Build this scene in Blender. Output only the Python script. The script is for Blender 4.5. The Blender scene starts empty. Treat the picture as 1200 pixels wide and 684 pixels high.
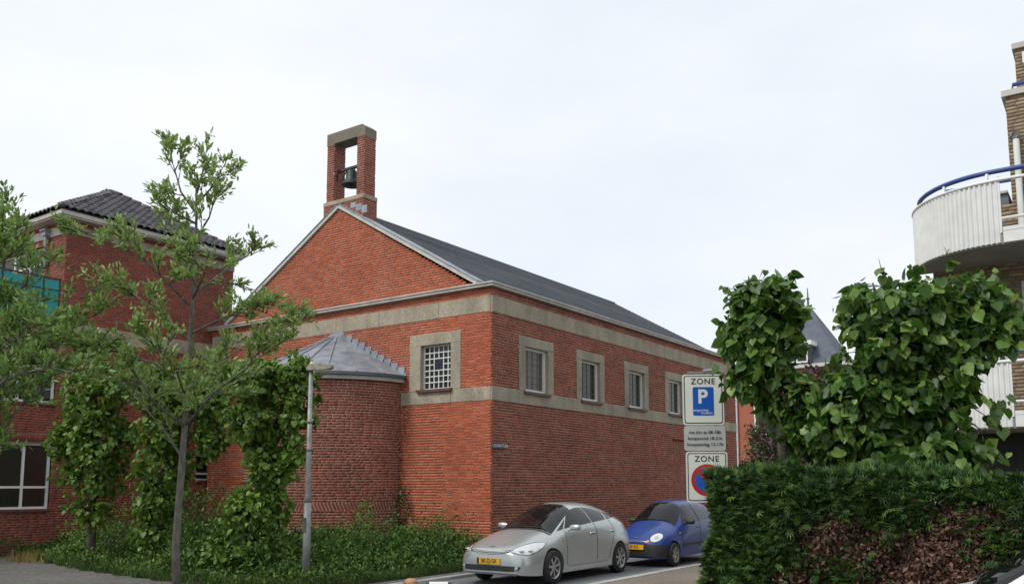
import bpy, bmesh, math, random
import numpy as np
from mathutils import Vector, Matrix
from mathutils.bvhtree import BVHTree
from mathutils.geometry import delaunay_2d_cdt
from math import sin, cos, pi, radians, atan, atan2, sqrt
random.seed(7); RNG = np.random.default_rng(11)
SC = bpy.context.scene; COL = SC.collection
# ------------------------------------------------------------------ units, camera, sky, sun
K = 1.13                       # the place is laid out in units of 1.13 m
CAMH = 1.65
F_, CX, CY = 1017., 600., 450.
PIT = atan(117/1017.); YAW = radians(35.1)
cam = bpy.data.cameras.new('camera'); camo = bpy.data.objects.new('camera', cam); COL.objects.link(camo)
cam.sensor_width = 36; cam.lens = 36*F_/1200; cam.shift_y = (450-342)/1200
cam.clip_start = 0.1; cam.clip_end = 3000
camo.location = (0, 0, CAMH*K); camo.rotation_euler = (pi/2+PIT, 0, YAW-pi/2)
SC.camera = camo
_F = Vector((cos(PIT)*cos(YAW), cos(PIT)*sin(YAW), sin(PIT))); _R = Vector((sin(YAW), -cos(YAW), 0)); _U = _R.cross(_F)
def at(px, py, d):            # a point of the place (layout units) d in front of the viewpoint
    return Vector((0, 0, CAMH)) + (_F + _R*((px-CX)/F_) - _U*((py-CY)/F_))*d
SC.view_settings.view_transform = 'Standard'; SC.view_settings.look = 'None'
SC.view_settings.exposure = 0.18; SC.view_settings.gamma = 1
SC.render.engine = 'CYCLES'
SUN_AZ, SUN_EL = radians(158), radians(48)
W = bpy.data.worlds.new("World"); SC.world = W; W.use_nodes = True
nt = W.node_tree; nt.nodes.clear()
def wn(t, **k):
    n = nt.nodes.new(t)
    for a, b in k.items(): setattr(n, a, b)
    return n
out = wn('ShaderNodeOutputWorld'); bg = wn('ShaderNodeBackground'); bg.inputs[1].default_value = 0.1
sky = wn('ShaderNodeTexSky', sky_type='NISHITA'); sky.sun_disc = False
sky.sun_elevation = SUN_EL; sky.sun_rotation = pi/2-SUN_AZ
tc = wn('ShaderNodeTexCoord'); mp = wn('ShaderNodeMapping'); mp.inputs['Scale'].default_value = (1, 1, 2.6)
nz = wn('ShaderNodeTexNoise'); nz.inputs['Scale'].default_value = 1.7; nz.inputs['Detail'].default_value = 6; nz.inputs['Roughness'].default_value = .55
cr = wn('ShaderNodeValToRGB'); e = cr.color_ramp.elements
e[0].position = .34; e[0].color = (7.8, 8.35, 8.95, 1); e[1].position = .66; e[1].color = (9.2, 9.45, 9.75, 1)
nt.links.new(tc.outputs['Generated'], mp.inputs[0]); nt.links.new(mp.outputs[0], nz.inputs[0]); nt.links.new(nz.outputs[0], cr.inputs[0])
mx = wn('ShaderNodeMix', data_type='RGBA'); mx.inputs[0].default_value = .93
nt.links.new(sky.outputs[0], mx.inputs[6]); nt.links.new(cr.outputs[0], mx.inputs[7])
nt.links.new(mx.outputs[2], bg.inputs[0]); nt.links.new(bg.outputs[0], out.inputs[0])
sl = bpy.data.lights.new('sun', 'SUN'); sl.energy = 1.9; sl.angle = radians(14); sl.color = (1, .95, .88)
so = bpy.data.objects.new('sun', sl); COL.objects.link(so)
sd = Vector((cos(SUN_EL)*cos(SUN_AZ), cos(SUN_EL)*sin(SUN_AZ), sin(SUN_EL)))
so.rotation_euler = sd.to_track_quat('Z', 'Y').to_euler(); so.location = sd*60

# ------------------------------------------------------------------ materials
MATS = {}
def mat(name, c1, c2=None, rough=.7, scale=6., rnd=0., metal=0., bump=0., bscale=40., spec=.5, stain=0., stscale=.6, trans=0., coat=0., stretch=(1,1,1), c3=None, emit=0):
    if name in MATS: return MATS[name]
    m = bpy.data.materials.new(name); m.use_nodes = True; n = m.node_tree.nodes; l = m.node_tree.links
    b = n['Principled BSDF']; b.inputs['Roughness'].default_value = rough; b.inputs['Metallic'].default_value = metal
    b.inputs['Specular IOR Level'].default_value = spec
    if coat: b.inputs['Coat Weight'].default_value = coat; b.inputs['Coat Roughness'].default_value = .04
    c2 = c2 or tuple(min(1, x*1.18) for x in c1)
    geo = n.new('ShaderNodeNewGeometry'); mapp = n.new('ShaderNodeMapping'); mapp.inputs['Scale'].default_value = stretch
    tcn = n.new('ShaderNodeTexCoord'); l.new(geo.outputs['Position'], mapp.inputs[0])
    if name in ('silver paint','blue paint','white car paint','tyre rubber'): l.new(tcn.outputs['Object'], mapp.inputs[0])
    t = n.new('ShaderNodeTexNoise'); t.inputs['Scale'].default_value = scale; t.inputs['Detail'].default_value = 5
    l.new(mapp.outputs[0], t.inputs[0])
    fac = t.outputs[0]
    if rnd:
        oi = n.new('ShaderNodeObjectInfo'); ad = n.new('ShaderNodeMath'); ad.operation = 'ADD'
        l.new(geo.outputs['Random Per Island'], ad.inputs[0]); l.new(oi.outputs['Random'], ad.inputs[1])
        fr = n.new('ShaderNodeMath'); fr.operation = 'FRACT'; l.new(ad.outputs[0], fr.inputs[0])
        mm = n.new('ShaderNodeMix'); mm.inputs[0].default_value = rnd
        l.new(fac, mm.inputs[2]); l.new(fr.outputs[0], mm.inputs[3]); fac = mm.outputs[0]
    r = n.new('ShaderNodeValToRGB'); r.color_ramp.elements[0].color = (*c1, 1); r.color_ramp.elements[1].color = (*c2, 1)
    lo, hi = (.3, .7) if not rnd else (.08, .92)
    r.color_ramp.elements[0].position = lo; r.color_ramp.elements[1].position = hi
    if c3:
        q = r.color_ramp.elements.new(.5); q.color = (*c3, 1)
    l.new(fac, r.inputs[0]); colr = r.outputs[0]
    if stain:
        t2 = n.new('ShaderNodeTexNoise'); t2.inputs['Scale'].default_value = stscale; t2.inputs['Detail'].default_value = 6; t2.inputs['Roughness'].default_value = .65
        l.new(mapp.outputs[0], t2.inputs[0])
        mr = n.new('ShaderNodeMapRange'); mr.inputs[1].default_value = .3; mr.inputs[2].default_value = .7; mr.inputs[3].default_value = 1-stain; mr.inputs[4].default_value = 1+stain*.5
        l.new(t2.outputs[0], mr.inputs[0])
        hs = n.new('ShaderNodeHueSaturation'); l.new(mr.outputs[0], hs.inputs['Value']); l.new(colr, hs.inputs['Color']); colr = hs.outputs[0]
    l.new(colr, b.inputs['Base Color'])
    if bump:
        t3 = n.new('ShaderNodeTexNoise'); t3.inputs['Scale'].default_value = bscale; t3.inputs['Detail'].default_value = 4
        l.new(mapp.outputs[0], t3.inputs[0]); bp = n.new('ShaderNodeBump'); bp.inputs['Strength'].default_value = bump; bp.inputs['Distance'].default_value = .02
        l.new(t3.outputs[0], bp.inputs['Height']); l.new(bp.outputs[0], b.inputs['Normal'])
    if trans:
        tr = n.new('ShaderNodeBsdfTranslucent'); l.new(colr, tr.inputs[0]); ms = n.new('ShaderNodeMixShader'); ms.inputs[0].default_value = trans
        o = n['Material Output']; l.new(b.outputs[0], ms.inputs[1]); l.new(tr.outputs[0], ms.inputs[2]); l.new(ms.outputs[0], o.inputs[0])
    if emit: b.inputs['Emission Color'].default_value = (*c1, 1); b.inputs['Emission Strength'].default_value = emit
    MATS[name] = m; return m
def glass(name, tint=(.02, .025, .03), rough=.02, alpha=.0):
    if name in MATS: return MATS[name]
    m = bpy.data.materials.new(name); m.use_nodes = True; n = m.node_tree.nodes; l = m.node_tree.links
    b = n['Principled BSDF']; b.inputs['Base Color'].default_value = (*tint, 1); b.inputs['Roughness'].default_value = rough
    b.inputs['Specular IOR Level'].default_value = .35
    if alpha:                    # thin see-through sheet: tinted transparency under a clear reflection
        t = n.new('ShaderNodeBsdfTransparent'); t.inputs[0].default_value = (alpha, alpha*1.02, alpha*.99, 1)
        g = n.new('ShaderNodeBsdfGlossy'); g.inputs['Roughness'].default_value = rough
        f = n.new('ShaderNodeFresnel'); f.inputs[0].default_value = 1.5
        s = n.new('ShaderNodeMixShader'); l.new(f.outputs[0], s.inputs[0]); l.new(t.outputs[0], s.inputs[1]); l.new(g.outputs[0], s.inputs[2])
        l.new(s.outputs[0], n['Material Output'].inputs[0])
    MATS[name] = m; return m
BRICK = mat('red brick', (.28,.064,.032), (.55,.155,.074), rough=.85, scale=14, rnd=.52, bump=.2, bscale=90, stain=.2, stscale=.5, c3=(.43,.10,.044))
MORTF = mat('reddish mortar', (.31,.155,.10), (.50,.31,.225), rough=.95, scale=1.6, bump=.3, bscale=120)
BRICKA = mat('side brick with painted shade', (.15,.040,.025), (.38,.108,.060), rough=.87, scale=14, rnd=.62, bump=.25, bscale=90, stain=.25, stscale=.45, c3=(.27,.068,.038))  # same brick as the front, with the side wall's shade painted into its colour
BRICKD = mat('darkened red brick', (.13,.040,.030), (.29,.085,.056), rough=.88, scale=14, rnd=.62, bump=.25, bscale=90, stain=.3, stscale=.8, c3=(.26,.066,.043))  # apse shade put into a darker brick colour; bell tower shares it
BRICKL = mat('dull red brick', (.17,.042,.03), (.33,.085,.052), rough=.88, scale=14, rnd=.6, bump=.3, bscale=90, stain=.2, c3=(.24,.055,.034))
MORT = mat('mortar', (.34,.19,.135), (.58,.42,.33), rough=.95, scale=2.2, bump=.3, bscale=120)
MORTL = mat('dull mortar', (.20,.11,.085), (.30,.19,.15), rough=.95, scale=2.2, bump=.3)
CONC = mat('exposed aggregate concrete', (.27,.232,.172), (.48,.425,.33), rough=.95, scale=38, bump=.6, bscale=75, stain=.34, stscale=1.9, stretch=(1,1,.5))
PALE = mat('pale grey trim', (.40,.39,.35), (.55,.53,.49), rough=.6, scale=3, stain=.15)
ZINC = mat('weathered zinc', (.22,.25,.29), (.37,.40,.44), rough=.5, metal=.3, scale=3.5, stain=.3, stscale=1.5)
ZINCD = mat('dark zinc', (.08,.10,.115), (.13,.15,.165), rough=.5, metal=.3)
SLATE = mat('grey roof shingle', (.060,.073,.090), (.135,.15,.17), rough=.8, scale=3, stain=.3, stscale=.5, bump=.3, bscale=60, rnd=.6)
TILE = mat('dark glazed roof tile', (.045,.045,.055), (.13,.12,.13), rough=.42, scale=8, rnd=.7, stain=.15)
WHITE = mat('white paint', (.68,.69,.67), (.78,.79,.77), rough=.45, scale=4, stain=.08)
WHITED = mat('aged white paint', (.45,.45,.42), (.6,.6,.56), rough=.6, scale=4, stain=.12)
GLASSD = glass('window glass', (.03,.032,.03))
GLASSC = glass('curtained window glass', (.10,.085,.07), .12)
DARK = mat('dark painted steel', (.02,.022,.025), (.035,.035,.04), rough=.5)
BRONZE = mat('green bronze', (.022,.032,.032), (.06,.085,.08), rough=.5, metal=.5, scale=12)
LEAD = mat('lead strips', (.10,.10,.09), (.16,.16,.145), rough=.6)
SILL = mat('dark red sill tile', (.09,.035,.03), (.15,.06,.05), rough=.5)
BARK = mat('grey bark', (.10,.095,.08), (.22,.21,.18), rough=.95, scale=18, bump=.8, bscale=50, stain=.25, stretch=(1,1,.35))
BARKD = mat('dark bark', (.05,.042,.033), (.11,.095,.075), rough=.95, scale=18, bump=.8, bscale=50)
LEAF_R = mat('pale oval leaves', (.13,.23,.055), (.38,.52,.16), rough=.5, rnd=.75, scale=3, trans=.3)
LEAF_R2 = mat('olive oval leaves', (.09,.18,.035), (.27,.42,.11), rough=.5, rnd=.75, scale=3, trans=.3)
LEAF_L = mat('lime leaves in the bed', (.034,.095,.010), (.20,.33,.045), rough=.5, rnd=.7, scale=2.5, trans=.3)
LEAF_G = mat('heart shaped lime leaves', (.026,.072,.010), (.22,.34,.065), rough=.42, rnd=.8, scale=2.5, trans=.32, c3=(.065,.15,.022))
LEAF_B = mat('undergrowth leaves', (.024,.070,.010), (.11,.21,.03), rough=.6, rnd=.75, scale=1.5, trans=.2)
LEAF_B2 = mat('light undergrowth leaves', (.06,.13,.02), (.20,.32,.06), rough=.6, rnd=.75, scale=1.5, trans=.25)
LEAF_I = mat('ivy leaves', (.008,.03,.010), (.035,.08,.03), rough=.4, rnd=.7, scale=2)
LEAF_P = mat('purple leaves', (.035,.015,.02), (.12,.06,.065), rough=.5, rnd=.75, scale=2, trans=.2)
LEAF_O = mat('olive brown leaves', (.035,.05,.018), (.11,.125,.05), rough=.6, rnd=.75, scale=2, trans=.2)
CONIF = mat('conifer sprays', (.010,.034,.004), (.13,.22,.03), rough=.6, rnd=.7, scale=2.2, trans=.15, c3=(.03,.085,.018))
CONIFD = mat('dead conifer sprays', (.06,.032,.022), (.24,.135,.10), rough=.85, rnd=.75, scale=3, c3=(.10,.05,.034))
CORE = mat('hedge twigs', (.016,.012,.009), (.035,.026,.018), rough=1, scale=20)
GRASS = mat('grass', (.03,.075,.012), (.12,.19,.04), rough=.7, rnd=.7, scale=2, trans=.2)
STRAW = mat('dry yellow grass', (.22,.17,.05), (.42,.34,.12), rough=.8, rnd=.7, scale=2, trans=.2)
SOIL = mat('soil', (.025,.02,.014), (.06,.045,.03), rough=1, scale=6, bump=.6)
PAVE = mat('grey paving', (.085,.083,.078), (.19,.185,.17), rough=.9, scale=9, bump=.4, bscale=40, stain=.3, stscale=.7)
ROADM = mat('brown road bricks', (.15,.125,.10), (.25,.215,.175), rough=.9, scale=14, bump=.5, bscale=50, stain=.22, stscale=.8)
BAYM = mat('blue grey bay paving', (.14,.15,.155), (.21,.22,.225), rough=.85, scale=14, bump=.4, bscale=50, stain=.18)
KERBM = mat('pale kerb stone', (.34,.335,.31), (.5,.49,.46), rough=.85, scale=9, rnd=.4, stain=.15)
SIGNW = mat('sign white', (.62,.64,.58), (.68,.70,.64), rough=.35, scale=3)
SIGNG = mat('sign grey', (.40,.42,.40), (.46,.48,.46), rough=.4, scale=3)
SIGNB = mat('sign blue', (.01,.09,.42), (.012,.10,.46), rough=.3)
SIGNR = mat('sign red', (.42,.02,.02), (.46,.025,.025), rough=.3)
BLACK = mat('black print', (.012,.012,.012), (.018,.018,.018), rough=.5)
NAVY = mat('navy enamel', (.012,.016,.035), (.016,.02,.045), rough=.3)
GALV = mat('galvanised steel', (.20,.205,.20), (.34,.34,.33), rough=.55, metal=.3, scale=7, stain=.2, stscale=2)
BLUEP = mat('blue painted rail', (.02,.055,.20), (.03,.07,.25), rough=.4)
CYAN = mat('cyan plastic sheet', (.02,.36,.38), (.04,.46,.47), rough=.35, scale=2, trans=.35)
YBRICK = mat('yellow brown brick', (.17,.12,.075), (.40,.30,.19), rough=.9, scale=14, rnd=.7, stain=.15, c3=(.28,.2,.12))
YMORT = mat('grey mortar', (.12,.11,.10), (.18,.17,.15), rough=.95)
SOFF = mat('balcony soffit', (.22,.22,.19), (.30,.29,.26), rough=.8, scale=1.5)
ORANGEB = mat('orange red brick', (.34,.11,.07), (.55,.20,.13), rough=.9, scale=12, stain=.12, rnd=.5)

# ------------------------------------------------------------------ object helpers
WL = {}
def empty(name, loc, label=None, cat=None, group=None):
    o = bpy.data.objects.new(name, None); COL.objects.link(o); o.empty_display_size = .3
    o.location = Vector(loc)*K; WL[o] = Vector(loc)*K
    if label: tag(o, label, cat, group)
    return o
def tag(o, label=None, cat=None, group=None, kind=None):
    if label: o['label'] = label
    if cat: o['category'] = cat
    if group: o['group'] = group
    if kind: o['kind'] = kind
    return o
def mesh_obj(name, V, F, m, parent=None, k=None, smooth=False, kind=None, local=False):
    """V in layout units (or metres with k=1). F a list of index tuples or an (N,3)/(N,4) array."""
    k = K if k is None else k
    V = np.asarray(V, dtype=float).reshape(-1, 3)*k
    base = WL.get(parent, Vector((0, 0, 0))) if parent is not None else Vector((0, 0, 0))
    if local: base = Vector((0, 0, 0))
    c = (V.min(0)+V.max(0))/2 if len(V) else np.zeros(3)
    if parent is None: c[2] = V[:, 2].min()
    me = bpy.data.meshes.new(name)
    if isinstance(F, np.ndarray) and F.ndim == 2:
        n, q = F.shape
        me.vertices.add(len(V)); me.vertices.foreach_set('co', (V-c).astype(np.float32).ravel())
        me.loops.add(n*q); me.loops.foreach_set('vertex_index', F.astype(np.int32).ravel())
        me.polygons.add(n); me.polygons.foreach_set('loop_start', np.arange(0, n*q, q, dtype=np.int32))
        me.polygons.foreach_set('loop_total', np.full(n, q, dtype=np.int32))
        me.update(calc_edges=True)
    else:
        me.from_pydata((V-c).tolist(), [], [tuple(f) for f in F]); me.update()
    if smooth: me.polygons.foreach_set('use_smooth', [True]*len(me.polygons))
    for mm in (m if isinstance(m, (list, tuple)) else [m]): me.materials.append(mm)
    o = bpy.data.objects.new(name, me); COL.objects.link(o)
    o.location = Vector(c) - base; WL[o] = Vector(c)
    if parent is not None: o.parent = parent
    if kind: o['kind'] = kind
    return o
class G:
    def __init__(s): s.v = []; s.f = []
    def add(s, V, F):
        n = len(s.v); s.v += [tuple(p) for p in V]; s.f += [tuple(i+n for i in f) for f in F]; return s
    def box(s, a, b):
        x0, y0, z0 = a; x1, y1, z1 = b
        return s.add([(x0,y0,z0),(x1,y0,z0),(x1,y1,z0),(x0,y1,z0),(x0,y0,z1),(x1,y0,z1),(x1,y1,z1),(x0,y1,z1)],
                     [(0,3,2,1),(4,5,6,7),(0,1,5,4),(1,2,6,5),(2,3,7,6),(3,0,4,7)])
    def prism(s, poly, ex):      # polygon (3D points) extruded by ex
        n = len(poly); ex = Vector(ex); P = [Vector(p) for p in poly]; Q = [p+ex for p in P]
        return s.add(P+Q, [tuple(range(n))[::-1], tuple(range(n, 2*n))]+[(i, (i+1)%n, n+(i+1)%n, n+i) for i in range(n)])
    def tube(s, path, rad, n=8, caps=True):
        P = [Vector(p) for p in path]; rad = rad if hasattr(rad, '__len__') else [rad]*len(P); rings = []; up = Vector((.13, .21, .97))
        for i, p in enumerate(P):
            t = (P[min(i+1, len(P)-1)]-P[max(i-1, 0)]).normalized()
            a = t.cross(up)
            if a.length < .2: a = t.cross(Vector((1, 0, 0)))
            a.normalize(); b = t.cross(a)
            rings.append([p+(a*cos(2*pi*j/n)+b*sin(2*pi*j/n))*rad[i] for j in range(n)])
        V = [v for r in rings for v in r]; F = []
        for i in range(len(P)-1):
            for j in range(n): F.append((i*n+j, i*n+(j+1)%n, (i+1)*n+(j+1)%n, (i+1)*n+j))
        if caps: F.append(tuple(range(n))[::-1]); F.append(tuple((len(P)-1)*n+j for j in range(n)))
        return s.add(V, F)
    def lathe(s, prof, axis_o, n=24, axis='z'):     # prof [(r, h)]
        o = Vector(axis_o); V = []; F = []
        for r, h in prof:
            for j in range(n):
                a = 2*pi*j/n
                if axis == 'z': V.append(o+Vector((r*cos(a), r*sin(a), h)))
                elif axis == 'y': V.append(o+Vector((r*cos(a), h, r*sin(a))))
                else: V.append(o+Vector((h, r*cos(a), r*sin(a))))
        for i in range(len(prof)-1):
            for j in range(n): F.append((i*n+j, i*n+(j+1)%n, (i+1)*n+(j+1)%n, (i+1)*n+j))
        return s.add(V, F)
    def build(s, name, m, parent=None, **kw): return mesh_obj(name, s.v, s.f, m, parent, **kw)
def box(name, a, b, m, parent=None, **kw): return G().box(a, b).build(name, m, parent, **kw)
def bevel(o, w=.01, seg=2):
    bm = bmesh.new(); bm.from_mesh(o.data); bmesh.ops.bevel(bm, geom=bm.edges[:], offset=w*K, segments=seg, profile=.5, affect='EDGES'); bm.to_mesh(o.data); bm.free(); return o
def text(name, s, size, O, u, v, m, parent, align='CENTER', ext=.0015, bold=.0, k=None, spacing=1.0, sx=1.0):
    """flat lettering; O centre, u reading direction, v up (layout units)"""
    k = K if k is None else k
    cu = bpy.data.curves.new(name, 'FONT'); cu.body = s; cu.size = 1; cu.align_x = align; cu.align_y = 'CENTER'; cu.offset = bold; cu.space_character = spacing
    to = bpy.data.objects.new(name, cu); COL.objects.link(to)
    dg = bpy.context.evaluated_depsgraph_get(); me = bpy.data.meshes.new_from_object(to.evaluated_get(dg))
    bpy.data.objects.remove(to); u = Vector(u).normalized(); v = Vector(v).normalized(); w = u.cross(v)
    V = [Vector(O)+u*(p.co.x*size*sx)+v*(p.co.y*size)+w*(ext) for p in me.vertices]; F = [tuple(p.vertices) for p in me.polygons]
    bpy.data.meshes.remove(me)
    return mesh_obj(name, [tuple(p) for p in V], F, m, parent, k=k, local=(k == 1))

# ------------------------------------------------------------------ brickwork
CH, BH, JT = .0615, .0490, .013          # course, brick height, joint (layout units)
def courses(z0, z1, spans, seed=0):
    """wild bond: list of (u0,u1,za,zb); spans(zc)->list of (u0,u1)"""
    rr = random.Random(seed); res = []; n = int(round((z1-z0)/CH)); ch = (z1-z0)/n
    for i in range(n):
        za = z0+i*ch+(ch-BH)/2; zb = za+BH
        for (a, b) in spans(za+BH/2):
            u = a - rr.random()*.2; u0 = u
            while u0 < b:
                L = .198 if rr.random() < .66 else .093
                p, q = max(u0, a), min(u0+L, b)
                if q-p > .02: res.append((p, q, za, zb))
                u0 += L+JT
    return res
def minus(a, b, holes):       # interval minus holes
    s = [(a, b)]
    for h0, h1 in holes:
        t = []
        for p, q in s:
            if h1 <= p or h0 >= q: t.append((p, q))
            else:
                if h0 > p: t.append((p, h0))
                if h1 < q: t.append((h1, q))
        s = t
    return s
BF = np.array([(4,5,6,7),(0,1,5,4),(1,2,6,5),(2,3,7,6),(3,0,4,7)])
def brick_arrays(rows, fn, proud=.0035, jit=.0015, seed=1):
    """fn(u, z, d) -> xyz, arrays"""
    r = np.array(rows); g = np.random.default_rng(seed); d = proud+g.uniform(-jit, jit, len(r))
    u0, u1, z0, z1 = r.T; z = np.zeros(len(r)); b = -.02+z
    P = [fn(u0, z0, b), fn(u1, z0, b), fn(u1, z1, b), fn(u0, z1, b), fn(u0, z0, d), fn(u1, z0, d), fn(u1, z1, d), fn(u0, z1, d)]
    V = np.stack(P, 1)            # (N,8,3)
    F = (np.arange(len(r))[:, None, None]*8+BF[None]).reshape(-1, 4)
    return V.reshape(-1, 3), F
def planefn(O, U, N):
    O, U, N = map(lambda q: np.array(q, float), (O, U, N))
    return lambda u, z, d: O+u[:, None]*U+z[:, None]*np.array([0, 0, 1.])+d[:, None]*N
def holes_at(zc, holes): return [(h[0], h[1]) for h in holes if h[2] < zc < h[3]]
def cells(us, zs, holes):     # rectangles of a wall plane outside the holes
    us = sorted(set(us+[h[0] for h in holes]+[h[1] for h in holes])); zs = sorted(set(zs+[h[2] for h in holes]+[h[3] for h in holes]))
    for i in range(len(us)-1):
        for j in range(len(zs)-1):
            uc, zc = (us[i]+us[i+1])/2, (zs[j]+zs[j+1])/2
            if not any(h[0] < uc < h[1] and h[2] < zc < h[3] for h in holes): yield us[i], us[i+1], zs[j], zs[j+1]

# ------------------------------------------------------------------ setting: ground
def sheet(name, poly, z, m, depth=.02):
    P = [(p[0], p[1], z) for p in poly]
    return tag(G().prism([(x, y, z-depth) for x, y, _ in P], (0, 0, depth)).build(name, m), kind='structure')
def gridsheet(name, x0, x1, y0, y1, z, m): 
    return tag(mesh_obj(name, [(x0,y0,z),(x1,y0,z),(x1,y1,z),(x0,y1,z)], [(0,1,2,3)], m), kind='structure')
gridsheet('ground', -900, 1500, -900, 1500, -.03, PAVE)
sheet('pavement', [(-8,9.9),(9.2,9.9),(9.0,13.4),(9.25,16.6),(9.9,19.9),(10.3,21.5),(-8,21.5)], .0, PAVE, .02)
sheet('road', [(-12,-12),(60,-12),(60,7.28),(-12,7.28)], -.004, ROADM, .02)
sheet('parking_bay', [(9.8,7.46),(60,7.46),(60,9.75),(9.8,9.75)], -.002, BAYM, .018)
sheet('sidewalk', [(9.2,9.9),(60,9.9),(60,11.29),(15.28,11.29),(14.9,10.35),(9.2,10.35)], .02, PAVE, .03)
sheet('planting_bed', [(9.2,10.35),(14.9,10.35),(15.28,11.29),(15.28,21.5),(10.3,21.5),(9.9,19.9),(9.25,16.6),(9.0,13.4)], .03, SOIL, .05)
kr = G()
def stones(x0, x1, y0, y1, z0, z1, step=.9, along='x'):
    n = int((x1-x0)/step) if along == 'x' else int((y1-y0)/step)
    first = None
    for i in range(n):
        if along == 'x': a, b = (x0+i*step+.006, y0, z0), (x0+(i+1)*step-.006, y1, z1)
        else: a, b = (x0, y0+i*step+.006, z0), (x1, y0+(i+1)*step-.006, z1)
        o = box('kerb_stone', a, b, KERBM); bevel(o, .012, 1); tag(o, kind='structure')
stones(9.8, 33, 7.30, 7.44, -.05, .012)
stones(9.3, 33, 9.77, 9.88, -.05, .055)

# ------------------------------------------------------------------ church
X0, Y0, X1, Y1, YC = 15.28, 11.29, 30.03, 21.3, 16.2
ch = empty('church', (X0, Y0, 0), 'red brick church with open bell tower on its gable and grey concrete bands', 'church')
ZT = 6.02
AW = [(16.33,17.81,16.59,17.56),(18.92,20.37,19.17,20.12),(21.51,23.02,21.77,22.76),(24.14,25.62,24.40,25.37),(26.75,28.2,27.0,27.95)]
AH = [(a, b, 3.80, 5.10) for a, b, _, _ in AW]
REC = (24.61, 29.2, 0., 3.03)
BH_ = [(12.15, 13.69, 3.80, 5.13)]
wall = G()
# side wall (faces -y) and front (faces -x): mortar planes with openings
for a, b, c, d in cells([X0, X1], [0., ZT], AH+[REC]): wall.add([(a,Y0,c),(b,Y0,c),(b,Y0,d),(a,Y0,d)], [(0,1,2,3)])
wall.add([(REC[0],Y0+.06,0),(REC[1],Y0+.06,0),(REC[1],Y0+.06,3.03),(REC[0],Y0+.06,3.03)], [(0,1,2,3)])
wall.add([(REC[0],Y0,0),(REC[0],Y0+.06,0),(REC[0],Y0+.06,3.03),(REC[0],Y0,3.03)], [(0,1,2,3)])
wall.add([(REC[1],Y0,0),(REC[1],Y0+.06,0),(REC[1],Y0+.06,3.03),(REC[1],Y0,3.03)], [(3,2,1,0)])
wall.add([(REC[0],Y0,3.03),(REC[1],Y0,3.03),(REC[1],Y0+.06,3.03),(REC[0],Y0+.06,3.03)], [(0,1,2,3)])
wf_ = G()
for a, b, c, d in cells([Y0, Y1], [0., ZT], BH_): wf_.add([(X0,a,c),(X0,b,c),(X0,b,d),(X0,a,d)], [(3,2,1,0)])
wf_.add([(X0,Y0+.5,ZT),(X0,Y1-.5,ZT),(X0,YC,8.72)], [(0,2,1)])
wall.add([(X1,Y0,0),(X1,Y1,0),(X1,Y1,ZT),(X1,YC,8.7),(X1,Y0,ZT)], [(0,1,2,3,4)]); wall.add([(X0,Y1,0),(X1,Y1,0),(X1,Y1,ZT),(X0,Y1,ZT)], [(3,2,1,0)])
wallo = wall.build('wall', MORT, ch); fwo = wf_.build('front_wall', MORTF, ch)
fA = planefn((0, Y0, 0), (1, 0, 0), (0, -1, 0)); fB = planefn((X0, 0, 0), (0, 1, 0), (-1, 0, 0))
fRec = planefn((0, Y0+.06, 0), (1, 0, 0), (0, -1, 0))
ZL0, ZL1, ZU0, ZU1 = 3.49, 3.80, 5.47, 5.85
def spA(zc):
    if ZL0-.01 < zc < ZL1+.01 or ZU0-.01 < zc < ZU1+.01: return []
    h = holes_at(zc, AH)
    if zc < 3.03: h.append((REC[0], REC[1]))
    return minus(X0-.008, X1, h)
def spB(zc):
    if ZU0-.01 < zc < ZU1+.01: return []
    h = holes_at(zc, BH_)
    if ZL0-.01 < zc < ZL1+.01: h.append((Y0, 13.97))
    if zc < 4.05: h.append((13.99, 18.31))
    return minus(Y0-.008, Y1, h)
def spG(zc):
    w = (8.74-zc)/.597; return [(YC-w+.02, YC+w-.02)] if w > .15 else []
rA = courses(0., ZT, spA, 1); rB = courses(0.03, ZT, spB, 2); rG = courses(6.13, 8.66, spG, 3)
# the 300 stretchers that show largest become parts of their own
def pick(rows, which):
    l = []
    for r in rows:
        if r[1]-r[0] > .19 and r[2] > .9:
            um = (r[0]+r[1])/2
            d = sqrt(um**2+Y0**2) if which == 'A' else sqrt(um**2+X0**2)
            l.append((d/(.85 if which == 'A' else 1.), which, r))
    return l
cand = sorted(pick(rA, 'A')+pick(rB, 'B'), key=lambda q: q[0])[:300]
pk = {(w, r) for _, w, r in cand}
bm_ = None
for d, w, r in cand:
    if bm_ is None:
        bo = box('brick', (-.099, -.014, 0), (.099, .014, BH), BRICK, wallo); bm_ = bo.data
        o = bo
    else: o = bo.copy(); COL.objects.link(o); o.parent = wallo
    um = (r[0]+r[1])/2; j = random.uniform(-.002, .002)
    c = Vector((um, Y0+.005+j, r[2]+BH/2)) if w == 'A' else Vector((X0+.005+j, um, r[2]+BH/2))
    o.rotation_euler = (0, 0, 0) if w == 'A' else (0, 0, -pi/2)
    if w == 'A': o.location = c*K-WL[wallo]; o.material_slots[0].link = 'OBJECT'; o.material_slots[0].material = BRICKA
    else: o.parent = fwo; o.location = c*K-WL[fwo]
rA2 = [r for r in rA if ('A', r) not in pk]; rB2 = [r for r in rB if ('B', r) not in pk]
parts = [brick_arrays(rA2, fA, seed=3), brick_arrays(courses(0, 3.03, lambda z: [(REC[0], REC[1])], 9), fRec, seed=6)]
def merge(ps):
    V = []; F = []; n = 0
    for v, f in ps: V.append(v); F.append(f+n); n += len(v)
    return np.concatenate(V), np.concatenate(F)
V_, F_b = merge([brick_arrays(rB2, fB, seed=4), brick_arrays(rG, fB, seed=5)]); mesh_obj('brickwork', V_, F_b, BRICK, fwo, kind='stuff')
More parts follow.
